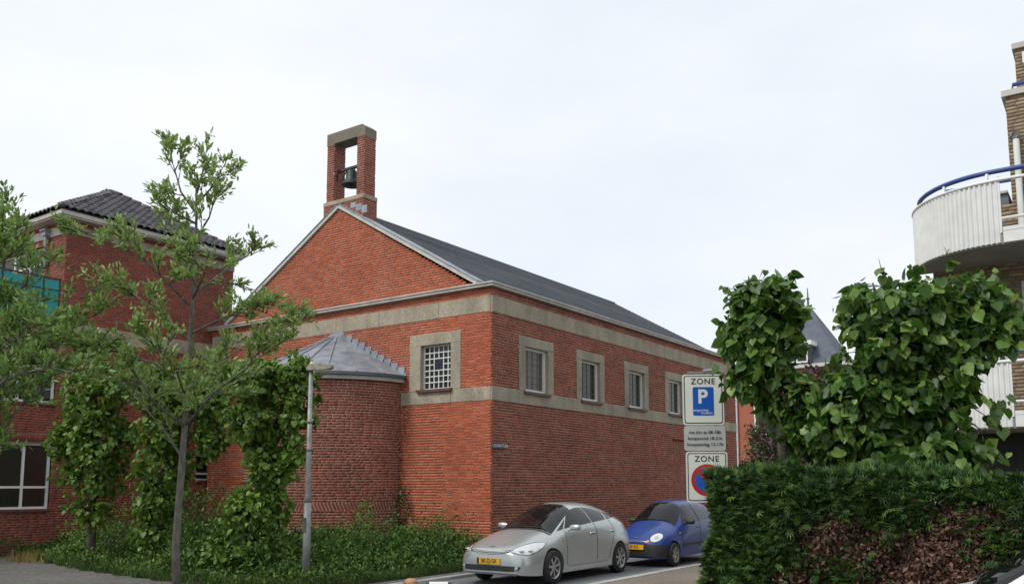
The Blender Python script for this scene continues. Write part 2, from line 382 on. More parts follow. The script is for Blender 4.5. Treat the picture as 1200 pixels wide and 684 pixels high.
V_, F_b = merge(parts); mesh_obj('brickwork', V_, F_b, BRICKA, wallo, kind='stuff')
# concrete bands, cut into their blocks
def band(name, u0, u1, z0, z1, side, lens, proud=.018, m=CONC, back=.02):
    u = u0; i = 0
    while u < u1-.01:
        L = lens[i % len(lens)]; e_ = min(u+L, u1); 
        if u1-e_ < .3: e_ = u1
        a, b = (u+.004, e_-.004)
        if side == 'A': o = box(name, (a, Y0-proud, z0), (b, Y0+back, z1), m, ch)
        else: o = box(name, (X0-proud, a, z0), (X0+back, b, z1), m, ch)
        bevel(o, .006, 1); u = e_; i += 1
band('concrete_block', X0, X1, ZL0, ZL1, 'A', [1.05, 1.6, .98, 1.62])
band('concrete_block', Y0+.024, 13.96, ZL0, ZL1, 'B', [1.12, 1.55])
band('concrete_block', X0, X1, ZU0, ZU1, 'A', [1.7, 1.9])
band('concrete_block', Y0+.024, Y1, ZU0, ZU1, 'B', [1.5, 1.9])
# cornice
g = G(); g.box((X0-.12, Y0-.10, 6.03), (X1+.1, Y0+.06, 6.085)); g.box((X0-.145, Y0-.125, 6.088), (X1+.12, Y0+.16, 6.125)); g.build('cornice', PALE, ch)
g = G(); g.box((X0-.118, Y0+.064, 6.032), (X0+.06, Y1+.1, 6.083)); g.box((X0-.142, Y0+.164, 6.09), (X0+.14, Y1+.12, 6.123)); g.build('cornice', PALE, ch)
g = G(); g.box((X0+.03, Y0+.02, 5.9), (X1-.05, Y0+.12, 6.10)); g.build('gutter_board', ZINCD, ch)
# gable coping
def coping(ya, za, yb, zb):
    d = Vector((0, yb-ya, zb-za)).normalized(); n_ = Vector((0, -d.z, d.y));
    if n_.z < 0: n_ = -n_
    a, b = Vector((X0-.055, ya, za)), Vector((X0-.055, yb, zb))
    g = G(); g.prism([a, b, b+n_*.085, a+n_*.085], (.30, 0, 0)); g.build('coping', WHITED, ch)
    a2, b2 = a+Vector((-.02, 0, 0))+n_*.09, b+Vector((-.02, 0, 0))+n_*.09
    g = G(); g.prism([a2, b2, b2+n_*.02, a2+n_*.02], (.36, 0, 0)); g.build('coping_cap', ZINC, ch)
coping(11.72, 6.13, YC-.0, 8.74); coping(20.68, 6.13, YC+.0, 8.74)
# main roof: rows of shingles
def slope(y_e, z_e, sgn):
    g = G(); a = Vector((X0+.26, y_e, z_e)); top = Vector((X0+.26, YC, 8.80)); n = 34; L = X1+.1-(X0+.26)
    d = (top-a)/n; nn = Vector((0, -d.z*sgn, abs(d.y))).normalized()
    for i in range(n):
        p = a+d*i; q = a+d*(i+1.06)
        g.prism([p+nn*.014, q+nn*.002, q-nn*.012, p-nn*.004], (L, 0, 0))
    return g
g = slope(Y0+.03, 6.0, 1); g2 = slope(Y1-.03, 6.0, -1); g.add(g2.v, g2.f); roof = g.build('roof', SLATE, ch)
G().tube([(X0+.3, YC, 8.80), (X1+.12, YC, 8.80)], .045, 8).build('ridge_cap', ZINCD, roof)
G().prism([(X1+.02, Y0, 5.98), (X1+.02, YC, 8.8), (X1+.02, YC, 8.7), (X1+.02, Y0+.1, 5.9)], (.12, 0, 0)).build('verge_board', ZINCD, roof)

# windows on the long side
def side_window(a, b, oa, ob, first):
    w = G(); zt, zb, zo = 5.09, 3.80, 4.85; y = Y0
    # concrete surround: head and two jambs
    fr = G(); fr.box((oa, y+.09, zb+.0), (oa+.055, y+.16, zo)); fr.box((ob-.06, y+.07, zb), (ob, y+.16, zo)); fr.box((oa+.055, y+.08, zo-.06), (ob-.06, y+.16, zo)); fr.box((oa+.055, y+.08, zb), (ob-.06, y+.16, zb+.065))
    fo = fr.build('window', WHITE, ch)
    for nm, p, q in (('head_stone', (a, y-.02, zo), (b, y+.3, zt)), ('jamb_stone', (a, y-.022, zb-.0), (oa, y+.3, zo-.004)), ('jamb_stone', (ob, y-.022, zb), (b, y+.3, zo-.004))):
        bevel(box(nm, p, q, CONC, fo), .006, 1)
    box('sill', (oa-.06, y-.075, 3.735), (ob+.06, y+.07, 3.795), SILL, fo)
    box('pane', (oa+.05, y+.12, zb+.06), (ob-.055, y+.135, zo-.055), GLASSC if first else GLASSD, fo)
    g = G()
    for i in range(1, 4):
        x = oa+.055+(ob-oa-.115)*i/4; g.box((x-.0045, y+.108, zb+.065), (x+.0045, y+.12, zo-.06))
    for i in range(1, 6):
        z = zb+.065+(zo-zb-.125)*i/6; g.box((oa+.055, y+.11, z-.004), (ob-.06, y+.119, z+.004))
    g.build('leading', LEAD, fo)
    box('reveal', (oa, y+.24, zb-.05), (ob, y+.3, zo), DARK, fo)
for i, (a, b, oa, ob) in enumerate(AW): side_window(a, b, oa, ob, i == 0)
# gridded window on the front
zb, zt, zo, a, b, oa, ob = 3.83, 5.13, 4.87, 12.15, 13.69, 12.44, 13.35; x = X0
g = G(); g.box((x+.10, oa, zb), (x+.17, oa+.035, zo)); g.box((x+.10, ob-.035, zb), (x+.17, ob, zo)); g.box((x+.10, oa+.035, zo-.035), (x+.17, ob-.035, zo)); g.box((x+.10, oa+.035, zb), (x+.17, ob-.035, zb+.035))
fo = g.build('window', WHITE, ch)
for nm, p, q in (('head_stone', (x-.02, a, zo), (x+.3, b, zt)), ('jamb_stone', (x-.022, a, zb-.03), (x+.3, oa, zo-.004)), ('jamb_stone', (x-.022, ob, zb-.03), (x+.3, b, zo-.004))): bevel(box(nm, p, q, CONC, fo), .006, 1)
box('sill', (x-.09, oa-.05, 3.765), (x+.10, ob+.08, 3.826), SILL, fo)
cw, rh = (ob-oa-.07)/6, (zo-zb-.07)/7; g = G()
for c in range(1, 6):
    yy = oa+.035+cw*c
    for r in range(7):
        if c == 3 and r in (3, 4): continue
        z0_ = zb+.035+rh*r; g.box((x+.105, yy-.011, z0_), (x+.15, yy+.011, z0_+rh))
for r in range(1, 7):
    zz = zb+.035+rh*r
    for c in range(6):
        if r == 4 and c in (2, 3): continue
        y0_ = oa+.035+cw*c; g.box((x+.103, y0_, zz-.011), (x+.148, y0_+cw, zz+.011))
g.build('glazing_bars', WHITE, fo)
for c in range(6):
    for r in range(7):
        if c in (2, 3) and r in (3, 4): continue
        box('pane', (x+.12, oa+.035+cw*c+.011, zb+.035+rh*r+.011), (x+.13, oa+.035+cw*(c+1)-.011, zb+.035+rh*(r+1)-.011), GLASSD, fo)
tag(box('centre_pane', (x+.11, oa+.035+cw*2+.011, zb+.035+rh*3+.011), (x+.125, oa+.035+cw*4-.011, zb+.035+rh*5-.011), NAVY, fo), 'dark blue square pane in the middle of the grid')
box('reveal', (x+.17, oa, zb-.05), (x+.3, ob, zo), DARK, fo)

# apse with conical zinc roof
AR, AE, AZ0, AZ1 = 2.18, 2.36, 4.2, 5.42; AY = 16.15
g = G(); n = 48
pts = [(X0-AR*sin(pi*i/n), AY-AR*cos(pi*i/n)) for i in range(n+1)]
for (p, q) in zip(pts[:-1], pts[1:]): g.add([(*p, 0), (*q, 0), (*q, 4.1), (*p, 4.1)], [(0,1,2,3)])
apse = g.build('apse_wall', MORT, ch, smooth=True)
def fAp(u, z, d):
    th = u/AR; r = AR+d; return np.stack([X0-r*np.sin(th), AY-r*np.cos(th), z], 1)
rows = courses(0, 1.07, lambda z: [(0, pi*AR)], 21)+courses(1.245, 4.04, lambda z: [(0, pi*AR)], 22)
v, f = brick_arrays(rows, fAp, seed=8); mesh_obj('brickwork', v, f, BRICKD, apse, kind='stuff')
nb = int(pi*AR/.080); mesh0 = None
for i in range(nb):           # frieze of slanted bricks, the lean turns over at the middle
    th = (i+.5)/nb*pi; 
    if th > 2.6: continue
    lean = .45 if th < 1.02 or th > 2.1 else -.45
    if mesh0 is None:
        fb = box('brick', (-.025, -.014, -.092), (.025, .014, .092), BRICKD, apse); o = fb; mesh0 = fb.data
    else: o = fb.copy(); COL.objects.link(o); o.parent = apse
    c = Vector((X0-(AR-.007)*sin(th), AY-(AR-.007)*cos(th), 1.157)); nrm = Vector((-sin(th), -cos(th), 0)); tng = Vector((-cos(th), sin(th), 0))
    o.location = c*K-WL[apse]
    R_ = Matrix((tng, nrm, Vector((0, 0, 1)))).transposed(); o.rotation_euler = (R_@Matrix.Rotation(lean, 3, 'Y')).to_euler()
def ring(name, r0, r1, z0, z1, m, par, ny=48):
    V = []; F = []
    for i in range(ny+1):
        a = pi*i/ny
        for r, z in ((r0, z0), (r1, z0), (r1, z1), (r0, z1)): V.append((X0-r*sin(a), AY-r*cos(a), z))
    for i in range(ny):
        for j in range(4): F.append((i*4+j, i*4+(j+1)%4, (i+1)*4+(j+1)%4, (i+1)*4+j))
    return mesh_obj(name, V, F, m, par)
arf = ring('apse_cornice', AR-.02, AR+.10, 4.04, 4.13, WHITED, ch)
ring('gutter', AR+.0, AE+.015, 4.133, 4.19, ZINCD, arf)
NP = 11; tips = Vector((X0-.05, AY, AZ1-.0))
for i in range(NP):
    a0, a1 = pi*i/NP, pi*(i+1)/NP; V = []; F = []
    for j in range(5):
        a_ = a0+(a1-a0)*j/4
        V.append((X0-AE*sin(a_), AY-AE*cos(a_), AZ0)); V.append((X0-.28*sin(a_), AY-.28*cos(a_), AZ1-.12))
    for j in range(4): F.append((2*j, 2*j+2, 2*j+3, 2*j+1))
    mesh_obj('zinc_panel', V, F, ZINC, arf)
for i in range(NP+1):
    a_ = pi*i/NP; p = Vector((X0-AE*sin(a_), AY-AE*cos(a_), AZ0+.012)); q = Vector((X0-.28*sin(a_), AY-.28*cos(a_), AZ1-.105))
    G().tube([p, q], .015 if 0 < i < NP else .028, 5).build('standing_seam', ZINC, arf)
G().add([(X0-.36*sin(pi*i/10), AY-.36*cos(pi*i/10), AZ1-.17) for i in range(11)]+[(X0-.02, AY-.24, AZ1+.03), (X0-.02, AY+.24, AZ1+.03)], [(i, i+1, 11 if i < 5 else 12) for i in range(10)]+[(5, 12, 11)]).build('roof_cap', ZINC, arf)
box('flashing', (X0-.03, AY-.22, AZ1-.06), (X0-.002, AY+.22, AZ1+.08), ZINC, arf)
for s in (-1, 1):
    for i in range(9):
        t = (i+.6)/9.4; yy = AY+s*(.28+(AE-.28)*t); zz = AZ1-.12-(AZ1-.12-AZ0)*t
        box('flashing', (X0-.028, yy-.125, zz-.09), (X0-.004-.001*(i % 2), yy+.125, zz+.13), ZINC, arf)

# bell tower on the gable
TX, TD, TY0, TY1 = 15.45, .39, 15.5, 16.88
tw = G()
def tbox(y0, y1, z0, z1, nm='pier', par=ch, dx=0.):
    return box(nm, (TX-dx, y0, z0), (TX+TD+dx, y1, z1), MORT, par)
OP0, OP1 = 15.765, 16.62
tower = box('bell_tower', (TX-.045, TY0-.035, 7.9), (TX+TD+.045, TY1+.045, 8.93), MORT, ch)
for (y0, y1) in ((TY0, OP0), (OP1, TY1)): tbox(y0, y1, 9.03, 10.60, 'pier', tower)
rows_all = []
def face_bricks(y0, y1, x0, x1, z0, z1, sd):
    out_ = []
    out_.append(brick_arrays(courses(z0, z1, lambda z: [(y0-.006, y1+.006)], sd), planefn((x0, 0, 0), (0, 1, 0), (-1, 0, 0)), seed=sd))
    out_.append(brick_arrays(courses(z0, z1, lambda z: [(y0-.006, y1+.006)], sd+1), planefn((x1, 0, 0), (0, 1, 0), (1, 0, 0)), seed=sd))
    out_.append(brick_arrays(courses(z0, z1, lambda z: [(x0, x1)], sd+2), planefn((0, y0, 0), (1, 0, 0), (0, -1, 0)), seed=sd))
    out_.append(brick_arrays(courses(z0, z1, lambda z: [(x0, x1)], sd+3), planefn((0, y1, 0), (1, 0, 0), (0, 1, 0)), seed=sd))
    return out_
P_ = face_bricks(TY0-.035, TY1+.045, TX-.045, TX+TD+.045, 8.0, 8.93, 31)+face_bricks(TY0, OP0, TX, TX+TD, 9.04, 10.59, 41)+face_bricks(OP1, TY1, TX, TX+TD, 9.04, 10.59, 51)
v, f = merge(P_); mesh_obj('brickwork', v, f, BRICKD, tower, kind='stuff')
bevel(box('ledge_stone', (TX-.06, TY0-.05, 8.93), (TX+TD+.06, TY1+.06, 9.04), CONC, tower), .01, 1)
c_ = .10   # lintel with its chamfered end
poly = [(TX-.015, TY0-.015, 10.60), (TX-.015, TY1+.015, 10.60), (TX-.015, TY1+.015, 10.93), (TX-.015, TY0+.1, 10.93), (TX-.015, TY0-.015, 10.84)]
g = G(); g.prism([poly[0], (TX-.015, OP0, 10.60), (TX-.015, OP0, 10.63), (TX-.015, OP1, 10.63), (TX-.015, OP1, 10.60), poly[1], poly[2], poly[3], poly[4]], (TD+.03, 0, 0)); g.build('lintel', mat('lichened concrete', (.13,.115,.09), (.27,.24,.19), rough=.95, scale=30, bump=.6, stain=.3), tower)
for k_ in range(3): box('flashing', (X0-.0+.12, TY0-.04+.2*k_-.12, 8.72-.1*(2-k_)), (X0+.14, TY0+.14+.2*k_-.12, 8.86-.07*(2-k_)), ZINC, tower)
G().tube([(TX+.12, OP1-.02, 9.62), (TX+.12, OP1-.02, 9.9), (TX+.12, OP1-.05, 9.93)], .02, 6).build('bell_bracket', DARK, tower)
box('bell_beam', (TX+.16, OP0-.03, 9.90), (TX+.24, OP1+.03, 9.96), BARKD, tower)
bell = empty('bell', (TX+.2, 16.15, 9.45), 'green bronze bell hanging in the open brick bell tower', 'bell')
bc = (TX+.2, 16.16, 0)
G().lathe([(.001,9.87),(.07,9.87),(.125,9.84),(.145,9.76),(.155,9.66),(.18,9.57),(.245,9.50),(.275,9.455),(.26,9.445),(.20,9.46),(.12,9.6),(.001,9.7)], bc, 28).build('bell_body', BRONZE, bell, smooth=True)
G().tube([(bc[0], bc[1], 9.7), (bc[0], bc[1], 9.47), (bc[0], bc[1], 9.41)], [.012, .016, .03], 8).build('clapper', DARK, bell)
g = G(); g.tube([(bc[0], bc[1]-.10, 9.84), (bc[0], bc[1]-.09, 9.93), (bc[0], bc[1]+.09, 9.93), (bc[0], bc[1]+.10, 9.84)], .022, 6); g.build('yoke', DARK, bell)
g = G(); g.tube([(bc[0], bc[1]+.17, 9.9), (bc[0]-.02, bc[1]+.28, 9.75), (bc[0]-.02, bc[1]+.33, 9.62), (bc[0], bc[1]+.2, 9.58)], .02, 6); g.build('swing_arm', DARK, bell)

# ------------------------------------------------------------------ left brick building
YL, XK, XR = 21.5, 11.02, 16.05
lb = empty('brick_house', (XK, YL, 0), 'dull red brick corner building with dark pyramid tiled roof left of the church', 'house')
LH = [(8.2, 10.97, 1.06, 2.64), (9.2, 10.96, 3.62, 4.95), (15.02, 15.56, 1.75, 2.5)]
g = G()
for a, b, c, d in cells([1.0, XR], [0., 5.67], LH): g.add([(a,YL,c),(b,YL,c),(b,YL,d),(a,YL,d)], [(0,1,2,3)])
g.add([(XK,YL,5.67),(XR,YL,5.67),(XR,YL,8.3),(XK,YL,8.3)], [(0,1,2,3)])
UW = [(22.62, 25.2, 5.95, 7.8)]
for a, b, c, d in cells([YL, 27.], [5.67, 8.3], UW): g.add([(XK,a,c),(XK,b,c),(XK,b,d),(XK,a,d)], [(3,2,1,0)])
g.add([(XR,YL,0),(XR,27,0),(XR,27,8.3),(XR,YL,8.3)], [(0,1,2,3)]); g.add([(1,27,0),(XR,27,0),(XR,27,5.6),(1,27,5.6)], [(3,2,1,0)]); g.add([(XK,27,5.6),(XR,27,5.6),(XR,27,8.3),(XK,27,8.3)], [(3,2,1,0)])
g.add([(1,YL,5.67),(XK,YL,5.67),(XK,27,5.67),(1,27,5.67)], [(0,1,2,3)])
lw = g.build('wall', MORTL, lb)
def spL(zc):
    h = holes_at(zc, [(q[0], q[1], q[2], q[3]) for q in LH])
    if 2.66 < zc < 2.86: h.append((8.1, 11.1))
    if 5.30 < zc < 5.67: h.append((11.3, XR))
    if zc > 5.67: return [(XK-.008, XR)]
    return minus(1.0, XR+.008, h)
rl = courses(0, 7.97, spL, 61)
sold = [(8.12+.0615*i, 8.12+.0615*i+.0515, 2.665, 2.855) for i in range(48)]
sold += [(8.9+.0615*i, 8.9+.0615*i+.0515, 4.975, 5.165) for i in range(34)]
fL = planefn((0, YL, 0), (1, 0, 0), (0, -1, 0))
rl = [r for r in rl if not (4.96 < r[2] < 5.15 and r[1] > 8.9 and r[0] < 11.0)]
P_ = [brick_arrays(rl+sold, fL, seed=62), brick_arrays(courses(5.67, 7.97, lambda z: minus(YL-.008, 27, holes_at(z, UW)), 63), planefn((XK, 0, 0), (0, 1, 0), (-1, 0, 0)), seed=64)]
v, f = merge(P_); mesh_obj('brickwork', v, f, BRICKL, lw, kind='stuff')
band_L = box('stone_band', (11.3, YL-.02, 5.30), (XR+.01, YL+.02, 5.67), CONC, lb)
box('stone_band', (XK-.02, YL-.02, 7.97), (XR+.02, YL+.02, 8.19), CONC, lb); box('stone_band', (XK-.018, YL+.022, 7.972), (XK+.02, 26.9, 8.19), WHITED, lb)  # street face's shade put in by darker concrete; left face is white
g = G(); g.box((XK-.32, YL-.32, 8.29), (XR+.06, YL+.1, 8.325)); g.box((XK-.35, YL-.35, 8.33), (XR+.09, YL+.2, 8.44)); g.build('eaves_board', PALE, lb)
g = G(); g.box((XK-.318, YL+.102, 8.292), (XK+.1, 27.3, 8.324)); g.box((XK-.349, YL+.202, 8.331), (XK+.2, 27.35, 8.438)); g.build('eaves_board', PALE, lb)
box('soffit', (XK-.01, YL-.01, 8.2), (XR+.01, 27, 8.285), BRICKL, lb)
# tiled pyramid roof: real pantiles
AP = Vector((13.6, 24.1, 10.22)); EZ = 8.45
cs = [Vector((XK-.38, YL-.38, EZ)), Vector((XR+.10, YL-.38, EZ)), Vector((XR+.10, 27.4, EZ)), Vector((XK-.38, 27.4, EZ))]
RP = [AP, AP+Vector((0, .4, 0))]
g = G(); g.add(cs+[AP, AP+Vector((0, .4, 0))], [(0,1,4),(1,2,5,4),(2,3,5),(3,0,4,5)]); tr = g.build('roof', TILE, lb)
tp = [(0,0,0),(.06,0,.035),(.115,0,.055),(.17,0,.04),(.21,0,.0)]
def tile_mesh():
    V = []; F = []
    for y_, dz in ((0, .035), (.30, .0)):
        for a, _, c in tp: V.append((a, y_, c+dz))
    for i in range(4): F.append((i, i+1, i+6, i+5))
    n0 = len(V)
    for a, _, c in tp: V.append((a, 0, c+.008))
    for i in range(4): F.append((n0+i, n0+i+1, i+1, i))
    return V, F
tV, tF = tile_mesh(); first = None; cnt = 0; extraV = []; extraF = []
def tiles(c0, c1, tl, tr_, ind):
    """tiles over the trapezoid c0-c1 (eave) to tl-tr_ (top)"""
    global first, cnt
    U = (c1-c0).normalized(); mid = (tl+tr_)/2; L = (c1-c0).length; up = (mid-c0)-U*((mid-c0).dot(U)); H = up.length; up = up.normalized(); N = U.cross(up)
    nr = int(H/.27)
    for r in range(nr+1):
        s = r*.27/H; a = (tl-c0).dot(U)*s; b = L-(c1-tr_).dot(U)*s; x = math.ceil(a/.2)*.2
        while x+.2 < b+.08:
            p = c0+U*x+up*(r*.27)+N*.02; cen = p+U*.1
            if ind and cnt < 300 and cen.x < 14.6:
                if first is None:
                    first = mesh_obj('roof_tile', tV, tF, TILE, tr, smooth=True); o = first
                    co = Vector(np.mean([np.min(tV, 0), np.max(tV, 0)], 0))
                else: o = first.copy(); COL.objects.link(o); o.parent = tr
                cc = Vector(np.array([np.min(tV, 0), np.max(tV, 0)]).mean(0)); M_ = Matrix((U, up, N)).transposed()
                o.location = (p+M_@cc)*K-WL[tr]; o.rotation_euler = M_.to_euler(); cnt += 1
            else:
                n = len(extraV); extraV.extend([tuple(p+U*q[0]+up*q[1]+N*q[2]) for q in tV]); extraF.extend([tuple(i+n for i in f_) for f_ in tF])
            x += .2
tiles(cs[0], cs[1], AP, AP, True); tiles(cs[3], cs[0], RP[1], RP[0], True); tiles(cs[1], cs[2], RP[0], RP[1], False)
mesh_obj('roof_tiles', extraV, extraF, TILE, tr, kind='stuff', smooth=True)
for c in (cs[0], cs[1]):
    d = AP-c; n = int(d.length/.3)
    for i in range(n):
        p = c+d*(i/n); q = c+d*((i+1.12)/n); up_ = Vector((0, 0, .05)); G().tube([p+up_+Vector((0,0,.02)), q+up_], [.085, .07], 8).build('ridge_tile', TILE, tr, smooth=True)
# windows
def frame_window(par, fn, u0, u1, z0, z1, mull, bars, gm, depth=.09, w=.055):
    """fn(u, z, d) with d outward"""
    g = G()
    def bx(ua, ub, za, zb_, d0, d1):
        p, q = fn(ua, za, d0), fn(ub, zb_, d1); g.box([min(p[i], q[i]) for i in range(3)], [max(p[i], q[i]) for i in range(3)])
    bx(u0, u0+w, z0, z1, -depth-.05, -depth+.02); bx(u1-w, u1, z0, z1, -depth-.05, -depth+.02); bx(u0+w, u1-w, z0, z0+w, -depth-.05, -depth+.018); bx(u0+w, u1-w, z1-w, z1, -depth-.05, -depth+.018)
    for m_ in mull: bx(m_-w/2, m_+w/2, z0+w, z1-w, -depth-.05, -depth+.015)
    us = [u0+w]+sorted(mull)+[u1-w]
    for b_ in bars: bx(u0+w, u1-w, b_-w/2, b_+w/2, -depth-.049, -depth+.012)
    o = g.build('window', WHITE, par)
    zs = [z0+w]+sorted(bars)+[z1-w]
    for i in range(len(us)-1):
        for j in range(len(zs)-1):
            p, q = fn(us[i]+.01, zs[j]+.01, -depth-.03), fn(us[i+1]-.01, zs[j+1]-.01, -depth-.02)
            box('pane', [min(p[k], q[k]) for k in range(3)], [max(p[k], q[k]) for k in range(3)], gm, o)
    p, q = fn(u0-.03, z0-.06, -.1), fn(u1+.03, z0-.004, .045); box('sill', [min(p[k], q[k]) for k in range(3)], [max(p[k], q[k]) for k in range(3)], SILL, o)
    p, q = fn(u0, z0-.05, -depth-.16), fn(u1, z1, -depth-.06); box('curtain', [min(p[k], q[k]) for k in range(3)], [max(p[k], q[k]) for k in range(3)], mat('grey net curtain', (.10,.095,.095), (.17,.16,.155), rough=.9, scale=5, stretch=(9, 9, .5)), o)
    return o
GT = glass('clear pane', alpha=.75)
fl = lambda u, z, d: (u, YL-d, z)
frame_window(lb, fl, 8.2, 10.97, 1.06, 2.64, [9.6, 10.34], [1.58], GT); frame_window(lb, fl, 9.2, 10.96, 3.62, 4.95, [10.1], [4.45], GT); frame_window(lb, fl, 15.02, 15.56, 1.75, 2.5, [], [1.95], GT)
fk = lambda u, z, d: (XK-d, u, z)
frame_window(lb, fk, 22.62, 25.2, 5.95, 7.8, [23.45, 24.3], [7.35], GT)
g = G(); g.tube([(XK-.09, 22.38, 5.7), (XK-.09, 22.38, 8.0)], .045, 10); g.box((XK-.16, 22.29, 8.0), (XK-.02, 22.47, 8.12)); g.box((XK-.2, 22.25, 8.12), (XK-.0, 22.51, 8.16)); g.build('downpipe', ZINC, lb)
# cyan windscreen on the terrace
scn = empty('terrace_screen', (9.5, YL+.05, 5.67), 'cyan plastic windscreen in a dark rail on the roof terrace at left', 'screen')
xs = [4.6, 5.6, 6.6, 7.6, 8.6, 9.57, 10.54, 10.94]
for a, b in zip(xs[:-1], xs[1:]): box('screen_panel', (a+.02, YL+.05, 5.72), (b-.02, YL+.065, 6.70), CYAN, scn)
for a in xs: box('post', (a-.018, YL+.03, 5.66), (a+.018, YL+.049, 6.72), DARK, scn)
box('rail', (4.6, YL+.028, 6.72), (10.98, YL+.085, 6.76), DARK, scn); box('rail', (4.6, YL+.022, 6.44), (10.98, YL+.029, 6.465), DARK, scn)
# wall light on the left building
wlmp = empty('wall_lamp', (13.02, YL, 4.9), 'small dark wall lamp under the concrete band of the left brick building', 'lamp')
g = G(); g.box((12.93, YL-.12, 4.88), (13.13, YL-.03, 4.97)); g.build('lamp_housing', DARK, wlmp); G().tube([(13.03, YL-.0, 4.86), (13.03, YL-.09, 4.90)], .02, 6).build('bracket', DARK, wlmp)
G().lathe([(.001,-.03),(.035,-.02),(.045,.0),(.03,.02),(.001,.025)], (13.12, YL-.15, 4.93), 12).build('lens', WHITE, wlmp)

# street name plate on the church corner
sp = empty('street_name_sign', (15.5, Y0, 2.4), 'small navy street name plate with white letters on the church corner', 'sign')
bevel(box('plate', (15.29, Y0-.045, 2.425), (15.80, Y0-.02, 2.56), NAVY, sp), .004, 1)
text('lettering', 'LOUNATUIN', .10, (15.545, Y0-.047, 2.492), (1, 0, 0), (0, 0, 1), WHITE, sp, bold=.01)

# ------------------------------------------------------------------ flats with round balconies (right)
FX, FY = 14.86, 1.31; BR = 1.44; FXW = FX+BR
fb_ = empty('apartment_block', (FXW, FY, 0), 'yellow brown brick flats with curved white balconies at the right edge', 'apartment block')
g = G()
FH = [(-1.2, 1.2, 2.72, 5.0), (-4.6, -2.2, 3.0, 5.0), (1.45, 2.1, 3.3, 4.7)]
for a, b, c, d in cells([-8., 2.5], [0., 6.3], FH): g.add([(FXW,a,c),(FXW,b,c),(FXW,b,d),(FXW,a,d)], [(3,2,1,0)])
g.add([(FXW,2.5,0),(26,2.5,0),(26,2.5,6.3),(FXW,2.5,6.3)], [(3,2,1,0)])
PY = 1.24; FZ2 = 8.15; PH = [(-1.0, .9, 6.4, 7.7)]
for a, b, c, d in cells([-8., PY], [6.3, FZ2], PH): g.add([(FXW,a,c),(FXW,b,c),(FXW,b,d),(FXW,a,d)], [(3,2,1,0)])
g.add([(FXW,PY,6.3),(26,PY,6.3),(26,PY,FZ2),(FXW,PY,FZ2)], [(3,2,1,0)])
g.add([(FXW,-8,6.3),(26,-8,6.3),(26,2.5,6.3),(FXW,2.5,6.3)], [(0,1,2,3)]); g.add([(FXW,-8,FZ2),(26,-8,FZ2),(26,PY,FZ2),(FXW,PY,FZ2)], [(0,1,2,3)]); g.add([(26,-8,0),(26,2.5,0),(26,2.5,6.3),(26,-8,6.3)], [(0,1,2,3)])
fw = g.build('wall', YMORT, fb_)
bl = lambda hs, y1: (lambda zc: minus(-3.5, y1, holes_at(zc, hs)))
P_ = [brick_arrays(courses(0, 6.3, bl(FH, 2.5), 71), planefn((FXW, 0, 0), (0, 1, 0), (-1, 0, 0)), seed=72), brick_arrays(courses(6.3, FZ2, bl(PH, PY), 73), planefn((FXW, 0, 0), (0, 1, 0), (-1, 0, 0)), seed=74),
      brick_arrays(courses(0, 6.3, lambda z: [(FXW, 20)], 75), planefn((0, 2.5, 0), (1, 0, 0), (0, 1, 0)), seed=76), brick_arrays(courses(6.3, FZ2, lambda z: [(FXW, 20)], 77), planefn((0, PY, 0), (1, 0, 0), (0, 1, 0)), seed=78)]
v, f = merge(P_); mesh_obj('brickwork', v, f, YBRICK, fw, kind='stuff')
box('ground_floor_shade', (FXW-.06, .95, 0), (FXW-.022, 2.5, 2.46), mat('dark void shade', (.02,.024,.02), (.035,.04,.034), rough=.8), fb_); box('ground_floor_shade', (FXW-.058, -8, 0), (FXW-.022, .945, 2.455), MATS['dark void shade'], fb_)  # dark sheets added to stand for the shade of the open ground floor
box('coping', (FXW-.06, -8, FZ2), (26, PY+.06, FZ2+.10), PALE, fb_)
box('coping', (FXW+.1, PY+.062, 6.30), (26, 2.54, 6.52), ZINCD, fb_); box('roof_edge', (FXW+.05, PY+.065, 6.52), (26, 2.56, 6.56), PALE, fb_)
up = box('penthouse_wall', (FXW+.9, -8, FZ2+.1), (26, 1.12, 9.35), YMORT, fb_)
P_ = [brick_arrays(courses(FZ2+.1, 9.35, lambda z: [(-3, 1.12)], 81), planefn((FXW+.9, 0, 0), (0, 1, 0), (-1, 0, 0)), seed=82), brick_arrays(courses(FZ2+.1, 9.35, lambda z: [(FXW+.9, 20)], 83), planefn((0, 1.12, 0), (1, 0, 0), (0, 1, 0)), seed=84)]
v, f = merge(P_); mesh_obj('brickwork', v, f, YBRICK, up, kind='stuff')
box('coping', (FXW+.85, -8, 9.35), (26, 1.16, 9.45), PALE, fb_)
fF = lambda u, z, d: (FXW-d, u, z)
for h in FH+PH: frame_window(fb_, fF, h[0], h[1], h[2], h[3], [(h[0]+h[1])/2], [], GT)
G().tube([(FXW-.12, 1.12, 5.56), (FXW-.12, 1.12, 7.35)], .05, 10).build('downpipe', WHITE, fb_)
G().tube([(FXW-.12, 1.12, 7.36), (FXW-.12, 1.12, 7.43), (FXW-.0, 1.16, 7.45)], .065, 8).build('pipe_bracket', GALV, fb_)
def curve(off=0., n=26, y_end=None):     # balcony outline, curved end then straight
    p = [(FXW+.0, FY+BR-off)]+[(FX+BR-(BR-off)*sin(t), FY+(BR-off)*cos(t)) for t in [pi/2*i/n for i in range(1, n+1)]]
    return p
